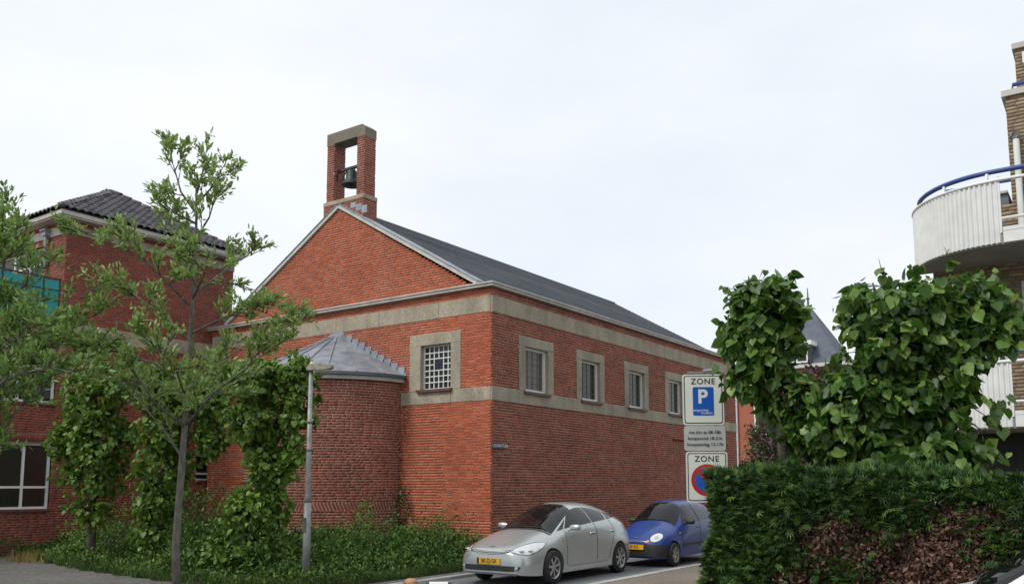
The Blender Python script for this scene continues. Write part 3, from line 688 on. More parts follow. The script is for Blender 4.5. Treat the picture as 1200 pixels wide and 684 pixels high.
for lev, (zd, lab) in enumerate(((2.50, 1), (5.31, 2))):
    # slab
    P = curve(.02)+[(FX+.02, -7.5), (FXW, -7.5)]
    g = G(); g.prism([(x, y, zd-.02) for x, y in P], (0, 0, .20)); slab = g.build('balcony_slab', SOFF, fb_)
    g = G()
    for a, b in zip(P[:-2], P[1:-2]): pass
    # corrugated white panel round the end
    V = []; F = []; L = 0; C = curve(0., 120); zs = (zd+.0, zd+.955)
    for i, (x, y) in enumerate(C):
        r_ = .014*(1 if (i//2) % 2 else -1); tx = (FX+BR-x, FY-y) if i < len(C) else (1, 0); ln = sqrt((x-FX-BR)**2+(y-FY)**2); nx_, ny_ = (x-FX-BR)/ln, (y-FY)/ln
        for rr in (r_, r_-.02):
            for z in zs: V.append((x+nx_*rr, y+ny_*rr, z))
    for i in range(len(C)-1):
        a = i*4; F += [(a, a+1, a+5, a+4), (a+3, a+2, a+6, a+7), (a+1, a+3, a+7, a+5)]
    pan = mesh_obj('balcony_panel', V, F, WHITE, slab)
    C = curve(0., 40)+[(FX, -7.5)]
    G().tube([(x, y, zd+.985) for x, y in C], .028, 8).build('panel_rail', WHITE, slab, smooth=True)
    C2 = curve(.10, 40)+[(FX+.10, -7.5)]
    G().tube([(x, y, zd+1.16) for x, y in C2], .038, 10).build('handrail', BLUEP, slab, smooth=True)
    g = G(); g.box((FX-.01, -7.5, zd+.18), (FX+.05, FY-.03, zd+.24)); g.box((FX-.005, -7.5, zd), (FX+.019, FY-.03, zd+.181)); g.build('kerb_board', WHITE, slab)
    G().tube([(FX+.02, -7.5, zd+.38), (FX+.02, FY, zd+.38)], .022, 6).build('lower_rail', WHITE, slab)
    for yy in [FY, FY-1.5, FY-3.0, FY-4.5]: box('post', (FX+.0, yy-.02, zd+.15), (FX+.045, yy+.02, zd+1.05), WHITE, slab)
    for t in (.25, .95, 1.45):
        x, y = FX+BR-(BR-.05)*sin(t), FY+(BR-.05)*cos(t); G().tube([(x, y, zd+.96), (x+.05, y-.02, zd+1.15)], .03, 6).build('rail_bracket', WHITE, slab)
# rails on the upper roofs
g = G(); g.tube([(FXW+.5, 2.3, 6.56), (FXW+.5, 2.35, 6.86), (FXW+.5, 1.26, 6.86)], .03, 8); g.tube([(FXW+.5, 1.8, 6.56), (FXW+.5, 1.8, 6.86)], .02, 6); g.build('roof_rail', BLUEP, fb_)
g = G(); g.tube([(FXW+.2, 1.14, 8.25), (FXW+.2, 1.14, 8.42), (FXW+.2, -7, 8.42)], .035, 8); g.build('roof_rail', BLUEP, fb_)
g = G(); g.box((FXW+.72, .8, 9.0), (FXW+.89, 1.0, 9.2)); g.tube([(FXW+.8, .9, 9.0), (FXW+.7, .86, 8.85)], .03, 6); g.build('roof_light', WHITE, fb_)
# planter on the lower balcony
pl = empty('planter', (15.35, .75, 2.68), 'white round bowl planter on a foot standing on the lower balcony', 'planter')
G().lathe([(.001,3.28),(.20,3.28),(.30,3.20),(.31,3.14),(.24,3.04),(.06,2.98),(.001,2.98)], (15.35, .75, 0), 24).build('bowl', WHITE, pl, smooth=True)
G().lathe([(.05,2.98),(.04,2.8),(.13,2.70),(.13,2.68),(.001,2.68)], (15.35, .75, 0), 16).build('foot', WHITE, pl, smooth=True)

# ------------------------------------------------------------------ far houses at the end of the street
fh = empty('slate_roof_house', at(955, 560, 60)*1.0-Vector((0, 0, at(955, 560, 60).z)), 'distant brick house with steep grey slate spire roof and white dormer', 'house')
c = at(955, 560, 62); cx_, cy_ = c.x, c.y
def rot(dx, dy): return (cx_+dx, cy_+dy)
g = G(); g.box((cx_-3.2, cy_-3.2, 0), (cx_+5.5, cy_+3.2, 9.6)); hw = g.build('wall', ORANGEB, fh)
g = G(); ap = (cx_, cy_, 14.75)
b4 = [(cx_-2.9, cy_-2.9, 9.85), (cx_+2.9, cy_-2.9, 9.85), (cx_+2.9, cy_+2.9, 9.85), (cx_-2.9, cy_+2.9, 9.85)]
m4 = [(cx_-1.1, cy_-1.1, 12.9), (cx_+1.1, cy_-1.1, 12.9), (cx_+1.1, cy_+1.1, 12.9), (cx_-1.1, cy_+1.1, 12.9)]
g.add(b4+m4+[ap], [(0,1,5,4),(1,2,6,5),(2,3,7,6),(3,0,4,7),(4,5,8),(5,6,8),(6,7,8),(7,4,8),(3,2,1,0)]); ro = g.build('roof', mat('blue grey slate', (.075,.09,.115), (.12,.14,.17), rough=.8, scale=2, stain=.2), fh)
g = G(); g.tube([(cx_, cy_, 14.7), (cx_, cy_, 15.9)], [.09, .03], 6); g.lathe([(.001,15.0),(.16,15.1),(.001,15.25)], (cx_, cy_, 0), 10); g.build('finial', ZINCD, ro)
box('cornice', (cx_-3.6, cy_-3.6, 9.6), (cx_+5.8, cy_+3.6, 9.84), WHITED, fh)
g = G(); g.box((cx_-3.1, cy_-.9, 9.9), (cx_-1.2, cy_+1.1, 11.2)); dm = g.build('dormer', ZINCD, fh); box('dormer_cornice', (cx_-3.5, cy_-1.1, 11.2), (cx_-1.0, cy_+1.3, 11.5), WHITE, dm)
for k_ in (-.8, .15): g = G(); g.box((cx_-3.36, cy_+k_, 9.98), (cx_-3.301, cy_+k_+.8, 11.1)); g.build('dormer_window', WHITE, dm); box('pane', (cx_-3.38, cy_+k_+.1, 10.1), (cx_-3.365, cy_+k_+.7, 11.0), GLASSD, dm)
for k_ in range(3):
    for q in range(3):
        w_ = box('window', (cx_-3.23, cy_-2.6+2*k_, 1.2+2.8*q), (cx_-3.203, cy_-1.7+2*k_, 2.9+2.8*q), WHITE, fh); box('pane', (cx_-3.25, cy_-2.5+2*k_, 1.3+2.8*q), (cx_-3.235, cy_-1.8+2*k_, 2.8+2.8*q), GLASSD, w_)
# nearer orange red facade with a white downpipe just past the church
c = at(905, 560, 42)
oh = empty('terrace_house', (c.x, c.y, 0), 'orange red brick house front with white downpipe beyond the church', 'house')
a0 = at(868, 560, 42); 
box('wall', (a0.x+.5, a0.y-6.5, 0), (a0.x+9, a0.y+2.5, 6.2), ORANGEB, oh); xw = a0.x+.5
box('cornice', (xw-.2, a0.y-6.7, 6.2), (xw+9, a0.y+2.7, 6.5), WHITED, oh)
G().tube([(xw-.1, a0.y+.3, 0), (xw-.1, a0.y+.3, 6.2)], .09, 8).build('downpipe', WHITE, oh)
for k_ in range(3):
    for q in (0, 1):
        w_ = box('window', (xw-.05, a0.y-1.6-2*k_, 1.3+2.7*q), (xw-.003, a0.y-.6-2*k_, 2.8+2.7*q), WHITE, oh); box('pane', (xw-.07, a0.y-1.5-2*k_, 1.4+2.7*q), (xw-.055, a0.y-.7-2*k_, 2.7+2.7*q), GLASSD, w_)

# ------------------------------------------------------------------ foliage tools
def basis(ax, nr):
    ax = ax/np.maximum(np.linalg.norm(ax, axis=1, keepdims=True), 1e-6); s = np.cross(ax, nr); s /= np.maximum(np.linalg.norm(s, axis=1, keepdims=True), 1e-6); n = np.cross(s, ax)
    return np.stack([s, ax, n], 2)         # columns
T_LIME = (np.array([(0,.38,-.09),(0,0,0),(-.27,-.10,.02),(-.5,.14,.02),(-.47,.48,0),(-.22,.80,-.03),(0,1.06,-.1),(.22,.80,-.03),(.47,.48,0),(.5,.14,.02),(.27,-.10,.02)]), np.array([(0,i,i%10+1) for i in range(1, 11)]))
T_OVAL = (np.array([(0,0,0),(-.19,.38,.05),(-.13,.75,.03),(0,1,-.03),(.13,.75,.03),(.19,.38,.05),(0,.5,-.03)]), np.array([(6,i,(i+1)%6) for i in range(6)]))
T_SMALL = (np.array([(0,0,0),(-.27,.45,.06),(0,1,-.04),(.27,.45,.06)]), np.array([(0,2,1),(0,3,2)]))
_sp = [(0,0,0)]; _sf = []
for k_, (a_, l_) in enumerate(((-.75,.62),(-.38,.85),(0,1.),(.38,.85),(.75,.62))):
    s_, c_2 = sin(a_), cos(a_); n_ = len(_sp); _sp += [(s_*l_*.45-c_2*.07, c_2*l_*.45+s_*.07, .05*(k_ % 2)), (s_*l_, c_2*l_, -.06), (s_*l_*.45+c_2*.07, c_2*l_*.45-s_*.07, .05*(k_ % 2))]; _sf += [(0, n_, n_+1), (0, n_+1, n_+2)]
T_SPRAY = (np.array(_sp), np.array(_sf))
T_BLADE = (np.array([(-.03,0,0),(.03,0,0),(.02,.5,.06),(-.02,.5,.06),(0,1,.22)]), np.array([(0,1,2),(0,2,3),(3,2,4)]))
def scatter(name, tmpl, pos, ax, nr, size, m, parent=None, kind='stuff'):
    TV, TF = tmpl; R3 = basis(ax, nr); N = len(pos)
    V = np.einsum('nij,kj->nki', R3, TV)*np.asarray(size).reshape(-1, 1, 1)+pos[:, None, :]
    F = (np.arange(N)[:, None, None]*len(TV)+TF[None]).reshape(-1, TF.shape[1])
    return mesh_obj(name, V.reshape(-1, 3), F, m, parent, kind=kind)
def rn(n, s=1.): return RNG.normal(0, s, (n, 3))
def blob_points(clusters, n, shell=.55):
    """points in lumpy ellipsoids; clusters [(centre, (rx,ry,rz), weight)] -> pos, outward"""
    P = []; O = []; ws = np.array([c[2] if len(c) > 2 else c[1][0]*c[1][1]*c[1][2] for c in clusters]); ws = ws/ws.sum()
    for (c, r, *_), w in zip(clusters, ws):
        k = int(n*w); d = rn(k); d /= np.linalg.norm(d, axis=1, keepdims=True); rad = shell+(1.04-shell)*RNG.random((k, 1))**.6
        lump = 1+.20*np.sin(d[:, :1]*5+c[0]*7)+.17*np.sin(d[:, 1:2]*7+d[:, 2:3]*6+c[1]*5); rr = np.array(r)
        P.append(np.array(c)+d*rr*rad*lump); O.append(d/rr); 
    P = np.concatenate(P); O = np.concatenate(O); return P, O/np.linalg.norm(O, axis=1, keepdims=True)
def clumpy(P, n_cl, r, keep):
    """thin a crown so that gaps open between leaf clumps"""
    idx = RNG.choice(len(P), n_cl, replace=False); C = P[idx]
    d = np.min(np.linalg.norm(P[:, None, :]-C[None], axis=2), axis=1); return (d < r) | (RNG.random(len(P)) < keep)
CAMP = np.array([0, 0, CAMH])
def lime_tree(base, clusters, n, size, m, label, group, nparts=0, trunk=None, ttop=2.0, trad=.13, droop=.75, cl=160, clr=.17):
    t = empty('lime_tree', base, label, 'tree', group)
    b = Vector(base); tr_ = G(); top = Vector(trunk) if trunk else b+Vector((0, 0, ttop))
    tr_.tube([b-Vector((0,0,.05)), b.lerp(top, .3)+Vector((.02,.01,0)), b.lerp(top, .7)-Vector((.02,.02,0)), top], [trad*1.25, trad, trad*.9, trad*.7], 10)
    to = tr_.build('trunk', BARKD, t, smooth=True)
    for c, r, *_ in clusters:
        g = G(); cv = Vector(c); s = b.lerp(top, .72+.25*random.random()); md = s.lerp(cv, .5)+Vector((0, 0, .12)); g.tube([s, md, cv], [trad*.5, trad*.36, trad*.22], 6)
        for k_ in range(3):
            e_ = cv+Vector((random.uniform(-1, 1)*r[0], random.uniform(-1, 1)*r[1], random.uniform(-.6, 1)*r[2]))*.8; g.tube([cv, cv.lerp(e_, .5)+Vector((0,0,.04)), e_], [trad*.2, trad*.12, .008], 5)
        g.build('limb', BARKD, to, smooth=True)
    P, O = blob_points(clusters, n, .38)
    # leafy shoots that break the outline
    SP, SO, sg2 = [], [], G()
    for i in RNG.choice(len(P), max(24, n//130), replace=False):
        o_ = Vector(O[i].tolist()); dr = (o_*.8+Vector((random.gauss(0, .35), random.gauss(0, .35), random.gauss(.35, .4)))).normalized(); p0 = Vector(P[i].tolist()); L_ = random.uniform(.10, .30)*(size/.115)
        p1 = p0+dr*L_+Vector((0, 0, -.12*L_)); sg2.tube([p0-dr*.15, p0.lerp(p1, .5)+Vector((0, 0, .03*L_)), p1], [.006, .004, .002], 4, False)
        for q in range(int(L_/size*2.6)+2): SP.append(p0.lerp(p1, random.random())); SO.append(dr+Vector((random.gauss(0, .6), random.gauss(0, .6), random.gauss(-.1, .5))))
    sg2.build('shoots', BARKD, to, kind='stuff')
    k = clumpy(P, cl, clr, .18) & (P[:, 2] > .15); P = np.concatenate([P[k], np.array([tuple(p) for p in SP])]); O = np.concatenate([O[k], np.array([tuple(p) for p in SO])]); N = len(P)
    ax = O*.45+np.array([0, 0, -droop])+rn(N, .5); nr = O*.6+np.array([0, 0, .6])+rn(N, .62); sz = size*RNG.uniform(.4, 1.2, N)
    if nparts:
        dist = np.linalg.norm(P-CAMP, axis=1)-.35*np.einsum('ij,ij->i', O, (CAMP-P)/np.linalg.norm(CAMP-P, axis=1, keepdims=True))-sz*3
        order = np.argsort(dist)[:nparts]; sel = np.zeros(N, bool); sel[order] = True; R3 = basis(ax, nr); me = None
        for i in order:
            if me is None: o = mesh_obj('leaf', T_LIME[0], T_LIME[1], m, t, k=1); me = o.data; off = Vector(((T_LIME[0].min(0)+T_LIME[0].max(0))/2))
            else: o = bpy.data.objects.new('leaf', me); COL.objects.link(o); o.parent = t
            M3 = Matrix(R3[i].tolist()); s = float(sz[i]); o.rotation_euler = M3.to_euler(); o.scale = (s*K,)*3; o.location = (Vector(P[i].tolist())+M3@off*s)*K-WL[t]
        P, ax, nr, sz = P[~sel], ax[~sel], nr[~sel], sz[~sel]
    scatter('crown', T_LIME, P, ax, nr, sz, m, t)
    return t
def el(px, py, d, rx, rz, ry=None):          # ellipsoid given by the width and height it has, rx/rz in layout units
    c = at(px, py, d); return ((c.x, c.y, c.z), (rx, ry or rx, rz))
u_ = lambda px, d: px*d/1024
GL = 'pleached lime trees in the bed'
def fz(L_, f):
    return [(tuple(Vector((0, 0, CAMH))+(Vector(c)-Vector((0, 0, CAMH)))*f), tuple(q*f for q in r)) for c, r in L_]
def lt(px, d): c = at(px, 600, d); return (c.x, c.y, 0)
E1 = [el(105, 462, 15.6, .55, .45), el(115, 510, 15.5, .62, .5), el(112, 556, 15.5, .5, .38), el(150, 452, 15.3, .42, .32), el(75, 520, 15.5, .3, .42), el(106, 596, 15.4, .34, .26)]
lime_tree(lt(108, 17.6), fz(E1, 1.13), 11000, .098, LEAF_L, 'leafy lime tree farthest left in the bed with bare trunk under a hanging crown', GL, trad=.085, cl=150, clr=.15)
E2 = [el(195, 452, 14.9, .6, .36), el(190, 500, 14.8, .42, .5), el(195, 552, 14.8, .45, .5), el(242, 470, 14.7, .42, .4), el(248, 510, 14.7, .3, .4), el(190, 590, 14.8, .42, .34), el(186, 620, 14.7, .4, .28)]
lime_tree(lt(196, 16.6), fz(E2, 1.12), 12500, .098, LEAF_L, 'leafy lime tree directly behind the slim young tree trunk, reaching low', GL, trad=.085, cl=170, clr=.15)
E3 = [el(300, 445, 15.4, .6, .4), el(345, 435, 15.3, .42, .32), el(300, 495, 15.4, .5, .5), el(352, 478, 15.2, .36, .45), el(318, 545, 15.3, .45, .5), el(300, 600, 15.2, .6, .5), el(345, 525, 15.2, .24, .35), el(285, 640, 15.2, .7, .3), el(318, 650, 15.2, .5, .3)]
lime_tree(lt(305, 15.5), E3, 17000, .095, LEAF_L, 'full lime tree left of the street lamp with leaves down to the undergrowth', GL, trad=.13, cl=240, clr=.155)
GR = 'lime trees behind the clipped hedge'
d4 = 9.7
E4 = [el(895, 365, d4, .40, .38), el(880, 410, d4, .34, .34), el(915, 402, d4, .24, .36), el(862, 448, d4, .18, .14), el(920, 460, d4, .36, .28), el(900, 340, d4, .30, .16), el(945, 500, d4, .34, .32), el(975, 470, d4-.1, .28, .26)]
c = at(935, 600, d4); lime_tree((c.x, c.y, 0), E4, 5000, .118, LEAF_G, 'narrow lime tree with upright crown right beside the zone parking sign', GR, nparts=280, trunk=tuple(at(905, 430, d4)), trad=.065, droop=.8, cl=120, clr=.13)
d5 = 9.4
E5 = [el(1028, 358, d5, .40, .32), el(1075, 356, d5, .46, .34), el(1135, 354, d5, .46, .32), el(1170, 385, d5-.2, .30, .30), el(1046, 402, d5, .54, .42), el(1100, 410, d5, .52, .42), el(1070, 470, d5, .66, .46), el(1010, 470, d5, .46, .45), el(1060, 530, d5, .8, .3), el(1110, 470, d5-.1, .26, .24), el(975, 510, d5, .4, .3)]
c = at(1045, 600, d5); lime_tree((c.x, c.y, 0), E5, 12500, .118, LEAF_G, 'wide lime tree with broad bushy crown in front of the white balconies', GR, nparts=290, trunk=tuple(at(1050, 420, d5)), trad=.14, droop=.8, cl=260, clr=.15)

# young trees with narrow leaves
def fine_tree(base, label, trunk, limbs, m, seed, dens=1., lsz=.092, d0=12., extra=()):
    rs = random.Random(seed); t = empty('young_tree', base, label, 'tree', 'slender young street trees')
    g = G(); tp_ = [Vector(base)]+[at(x, y, d0+dd) for x, y, dd in trunk]; n = len(tp_)
    g.tube(tp_, [.060*(1-.88*i/(n-1)) for i in range(n)], 9); to = g.build('trunk', BARK, t, smooth=True)
    twigs = G(); P = []; A = []
    def leafy(a, b, r0, dens_):
        d = b-a; L = d.length; k = max(3, int(L/.0135*dens_))
        for i in range(k):
            s = (i+rs.random())/k; p = a+d*s+Vector((rs.gauss(0, .022), rs.gauss(0, .022), rs.gauss(0, .022)))
            ax = d.normalized()*.8+Vector((rs.gauss(0, .55), rs.gauss(0, .55), rs.gauss(.3, .45))); P.append(p); A.append(ax)
    def twig(s, dr, L, dep):
        e_ = s+dr*L+Vector((0, 0, .08*L)); m_ = s.lerp(e_, .5)-Vector((0, 0, .04*L)); twigs.tube([s, m_, e_], [.006+.003*dep, .005, .002], 4, False)
        if dep:
            for k_ in range(3 if dep == 1 else 4):
                a = s.lerp(e_, .25+.75*rs.random()); q = (dr+Vector((rs.gauss(0, .6), rs.gauss(0, .6), rs.gauss(.15, .45)))).normalized(); twig(a, q, L*rs.uniform(.45, .7), dep-1)
            leafy(m_, e_, 0, .7)
        else: leafy(s.lerp(e_, .15), e_, 0, 1.)
    for path in limbs:
        pts = [at(x, y, d0+dd) for x, y, dd in path]; rad = [.019*(1-.8*i/(len(pts)-1)) for i in range(len(pts))]
        G().tube(pts, rad, 7).build('branch', BARK, to, smooth=True)
        Lt = sum((pts[i+1]-pts[i]).length for i in range(len(pts)-1)); k = int(Lt/.12*dens)
        for i in range(k):
            s = .12+.88*(i+rs.random())/k; q = s*(len(pts)-1); j = min(int(q), len(pts)-2); p = pts[j].lerp(pts[j+1], q-j); dr = (pts[j+1]-pts[j]).normalized()
            dd = (dr*.6+Vector((rs.gauss(0, .6), rs.gauss(0, .6), rs.gauss(.22, .35)))).normalized(); twig(p, dd, rs.uniform(.2, .42)*(1.15-.4*s), 1 if rs.random() < .75 else 2)
        twig(pts[-1], (pts[-1]-pts[-2]).normalized(), .25, 1)
    twigs.build('twigs', BARKD, to, kind='stuff')
    P = np.array([tuple(p) for p in P]); A = np.array([tuple(a) for a in A]); N = len(P)
    scatter('crown', T_OVAL, P, A, np.array([0, 0, 1.])+rn(N, .45), lsz*RNG.uniform(.6, 1.25, N), m, t)
    return t
c = at(207, 700, 12); 
fine_tree((c.x, c.y, 0), 'slim young tree with pale airy leaves standing in front of the left building', [(206,640,0),(212,560,0),(215,520,0),(220,460,0),(223,400,0),(228,330,0),(230,270,0),(230,222,0),(218,195,0)],
 [[(213,535,0),(190,500,.2),(150,455,.5),(110,420,.8),(80,395,1.0)], [(216,500,0),(250,460,-.3),(290,430,-.5),(330,400,-.6)], [(220,460,0),(255,425,.3),(295,402,.6),(345,378,.8)],
  [(220,455,0),(180,425,-.4),(135,412,-.6),(98,405,-.8)], [(224,400,0),(185,365,.3),(150,340,.4),(118,330,.5)], [(225,390,0),(262,372,-.3),(300,362,-.5),(325,372,-.6)],
  [(222,358,0),(178,312,-.3),(130,285,-.4),(92,268,-.5)], [(225,345,0),(252,326,.3),(280,305,.5),(295,298,.6)], [(226,350,0),(240,320,-.6),(225,300,-1.0)], [(229,300,0),(205,275,.3),(196,262,.4)], [(229,280,0),(245,255,-.2),(250,240,-.3)],
  [(230,250,0),(212,225,.2),(205,200,.2),(200,184,.2)], [(230,240,0),(246,222,-.2),(256,205,-.3)], [(230,228,0),(238,200,.1),(240,188,.1)], [(230,262,0),(205,250,-.3),(190,235,-.3)], [(217,490,0),(225,450,1.1),(260,435,1.6)], [(219,470,0),(205,430,-1.),(175,400,-1.4)], [(216,500,0),(180,470,-.8),(160,440,-1.2)]],
 LEAF_R, 5, dens=.85)
c = at(-70, 700, 11.2)
fine_tree((c.x, c.y, 0), 'bushy young tree leaning in from the left edge of the view', [(-66,640,0),(-58,560,0),(-50,500,0),(-42,440,0),(-35,380,0),(-30,330,0),(-20,280,0)],
 [[(-60,590,0),(-20,540,0),(20,480,0),(50,447,0),(88,425,0),(125,405,0)], [(-52,520,0),(-20,470,.3),(10,430,.4),(25,380,.5),(32,330,.5),(20,300,.5)], [(-52,515,0),(-10,480,-.4),(30,430,-.5),(70,395,-.6),(110,370,-.6)],
  [(-45,460,0),(-10,420,.2),(25,395,.3),(60,370,.4),(100,345,.4)], [(-40,420,0),(-10,380,-.3),(15,345,-.4),(50,315,-.5)], [(-35,380,0),(-15,330,.2),(0,290,.3),(10,262,.3)], [(-50,500,0),(0,455,.8),(45,410,1.0),(80,400,1.1)], [(-32,350,0),(-10,320,-.6),(12,300,-.8)],
  [(-30,330,0),(-10,290,-.2),(2,270,-.2),(6,250,-.2)], [(-50,500,0),(10,440,-1.0),(60,430,-1.3),(100,440,-1.4)], [(-45,460,0),(10,400,-1.0),(50,385,-1.3)]],
 LEAF_R2, 9, dens=.85, lsz=.088, d0=11.2)

# ------------------------------------------------------------------ shrubs and undergrowth
def shrub(name, label, clusters, n, m, size=.075, tmpl=T_SMALL, group=None, cat='shrub', stems=6, cl=None, droop=.1):
    c0 = clusters[0][0]; t = empty(name, (c0[0], c0[1], 0), label, cat, group)
    for i in range(stems):
        c, r = random.choice(clusters)[:2]; e_ = Vector(c)+Vector((random.uniform(-1, 1)*r[0], random.uniform(-1, 1)*r[1], random.uniform(0, .8)*r[2]))*.8
        b = Vector((c0[0]+random.uniform(-.15, .15), c0[1]+random.uniform(-.15, .15), 0)); G().tube([b, b.lerp(e_, .5)+Vector((0, 0, .1)), e_], [.018, .012, .004], 5).build('stem', BARKD, t)
    P, O = blob_points(clusters, n, .45); k = (P[:, 2] > .03) & clumpy(P, cl or max(40, n//28), .13, .3); P, O = P[k], O[k]; N = len(P)
    ax = O*.6+rn(N, .5)+np.array([0, 0, .25-droop]); scatter('foliage', tmpl, P, ax, O*.5+np.array([0, 0, .7])+rn(N, .4), size*RNG.uniform(.6, 1.3, N), m, t)
    return t
def gel(x, y, h, rx, ry): h = h*1.12; return ((x, y, h*.42), (rx*1.1, ry*1.1, h*.6))
GS = 'shrubs in the planting bed'
shrub('ivy_column', 'dark ivy climbing the church wall just right of the round apse', [((15.12, 13.72, .8), (.14, .17, .85)), ((15.1, 13.75, .3), (.25, .3, .4))], 1500, LEAF_I, .075, T_OVAL, None, 'ivy')
shrub('elder_shrub', 'taller light green sapling growing against the right side of the apse', [((13.9, 13.75, .75), (.22, .28, .75)), ((13.8, 13.9, .35), (.5, .5, .5))], 2200, LEAF_B2, .08, T_OVAL, GS)
shrub('shrub', 'leafy shrub in the bed beside the bonnet of the silver car', [gel(14.4, 11.75, 1.0, .5, .45), gel(13.7, 11.6, .85, .5, .5), gel(14.6, 12.4, 1.05, .4, .5)], 3600, LEAF_B, .07, T_OVAL, GS)
shrub('shrub', 'dense dark shrub in the bed under the gridded front window', [gel(13.6, 12.9, 1.0, .7, .6), gel(12.8, 12.3, .8, .7, .6), gel(12.2, 13.0, .7, .6, .6)], 4800, LEAF_B, .07, T_OVAL, GS)
shrub('shrub', 'low dark shrub just right of the street lamp foot', [gel(11.2, 12.3, .75, .7, .6), gel(10.6, 11.6, .65, .6, .5), gel(11.9, 11.5, .62, .7, .5)], 4600, LEAF_B, .07, T_OVAL, GS)
shrub('shrub', 'big rounded dark bush left of the street lamp foot', [gel(9.95, 12.6, 1.15, .6, .6), gel(9.7, 11.7, .85, .45, .5), gel(10.6, 12.9, 1.05, .6, .6)], 5200, LEAF_B, .085, T_OVAL, GS)
shrub('shrub', 'bush between the young tree trunk and the full lime tree', [gel(10.1, 14.2, 1.15, .6, .6), gel(9.6, 13.5, .8, .5, .5)], 3600, LEAF_B, .08, T_OVAL, GS)
shrub('shrub', 'wide bush behind the young tree trunk in front of the building corner', [gel(11.3, 16.4, 1.35, .8, .8), gel(10.2, 15.6, .95, .6, .6), gel(12.4, 17.0, 1.5, .8, .8)], 5200, LEAF_B, .08, T_OVAL, GS)
shrub('shrub', 'bush at the foot of the farthest left lime tree', [gel(9.9, 17.2, 1.0, .6, .6), gel(10.4, 18.4, .95, .6, .6), gel(11.2, 18.2, 1.25, .6, .6)], 4200, LEAF_B2, .075, T_OVAL, GS)
shrub('shrub', 'dark little bush against the wall below the big white window', [gel(9.2, 21.15, .45, .5, .25), gel(9.9, 21.1, .4, .4, .25)], 1200, LEAF_B, .06, T_OVAL, GS)
shrub('brown_shrub', 'reddish brown stemmed bush against the church wall left of the apse', [gel(13.9, 18.9, 1.6, .6, .5)], 1500, LEAF_O, .07, T_OVAL, GS)
# ground cover over the whole bed
N = 52000; xs_ = RNG.uniform(9.0, 15.2, N); ys_ = RNG.uniform(10.35, 21.4, N)
edge = np.interp(ys_, [10.3, 13.4, 16.6, 19.9, 21.5], [9.2, 9.0, 9.25, 9.9, 10.3])+.05*np.sin(ys_*9)
k = (xs_ > edge-.05) & ~((xs_ > 14.8) & (ys_ < 11.2)) & (ys_ > 10.38+.06*np.sin(xs_*7)); xs_, ys_, edge = xs_[k], ys_[k], edge[k]; N = len(xs_)
hgt = .10+.12*np.sin(xs_*5.1+ys_*2.2)*np.sin(ys_*4.3)+.45*np.clip((xs_-edge)/1.4, 0, 1)*np.clip((ys_-10.4)/.9, .12, 1)+.14*np.sin(xs_*2.3+1)*np.sin(ys_*1.7)*np.clip((xs_-edge)/.8, 0, 1)
zz = .03+np.abs(hgt)*RNG.random(N)**.6
P = np.stack([xs_, ys_, zz], 1); tag(scatter('undergrowth', T_SMALL, P, rn(N, .5)+np.array([-.2, -.2, .35]), np.array([0, 0, 1.])+rn(N, .5), .085*RNG.uniform(.5, 1.3, N), LEAF_B), 'dark weedy undergrowth filling the planting bed before the church', 'undergrowth')
pw = np.clip(.5+np.sin(P[:, 0]*2.1+P[:, 1]*1.3)+np.sin(P[:, 1]*2.9-P[:, 0]), .02, 3); i = RNG.choice(N, 9000, replace=False, p=pw/pw.sum()); P = P[i].copy(); P[:, 2] += .05; tag(scatter('undergrowth', T_OVAL, P, rn(9000, .45)+np.array([0, 0, .6]), np.array([-.3, -.3, 1.])+rn(9000, .4), .085*RNG.uniform(.5, 1.3, 9000), LEAF_B2), 'lighter weed leaves scattered through the dark undergrowth of the bed', 'weeds')
N = 9000; t_ = RNG.uniform(10.35, 20.6, N); ee = np.interp(t_, [10.3, 13.4, 16.6, 19.9, 21.5], [9.2, 9.0, 9.25, 9.9, 10.3])+.05*np.sin(t_*9)
off = np.abs(RNG.normal(0, .22, N))-.08; P = np.stack([ee+off, t_, np.full(N, .0)], 1); k = RNG.random(N) < .3; P[k, 0] = RNG.uniform(9.2, 14.8, k.sum()); P[k, 1] = 10.36+np.abs(RNG.normal(0, .1, k.sum()))
tag(scatter('grass', T_BLADE, P, rn(N, .3)+np.array([0, 0, 1.]), rn(N, 1.), .2*RNG.uniform(.4, 1.3, N), GRASS), 'long green grass along the edge of the planting bed', 'grass')
N = 900; c = at(34, 654, 20.6); P = np.stack([RNG.normal(9.75, .22, N), RNG.normal(19.6, .38, N), np.full(N, .0)], 1)
tag(scatter('dry_grass', T_BLADE, P, rn(N, .55)+np.array([0, 0, .8]), rn(N, 1.), .24*RNG.uniform(.4, 1.2, N), STRAW), 'patch of dry yellow grass at the left end of the bed', 'dry grass')

# shrubs beyond the hedge, at the end of the street
d_ = 16.
shrub('olive_bush', 'olive brown feathery bush above the hedge right of the zone sign', [el(912, 522, 14, .46, .36), el(940, 530, 14, .4, .34), el(896, 508, 14.3, .28, .22), el(930, 560, 14, .72, .45), el(905, 548, 13.8, .42, .36)], 15000, LEAF_O, .065, T_SMALL, None, cl=900)
shrub('purple_leaved_tree', 'dark purple leaved small tree seen in the gap between the lime trees', [el(965, 447, 13, .34, .22), el(990, 452, 13, .26, .16), el(945, 440, 13, .16, .14), el(940, 520, 13, .5, .36), el(905, 478, 13, .14, .14)], 3200, LEAF_P, .10, T_OVAL, None, 'tree', stems=10)
def far_tree(px, d, rw, h, lab):
    c = at(px, 560, d); shrub('tree', lab, [((c.x, c.y, h*.68), (rw, rw, h*.34)), ((c.x+rw*.5, c.y, h*.55), (rw*.7, rw*.7, h*.3))], 5000, LEAF_B, .28, T_SMALL, 'trees at the end of the street', 'tree', stems=8)
far_tree(1010, 34, 2.2, 5.0, 'dark green tree down the street behind the lime trees'); 

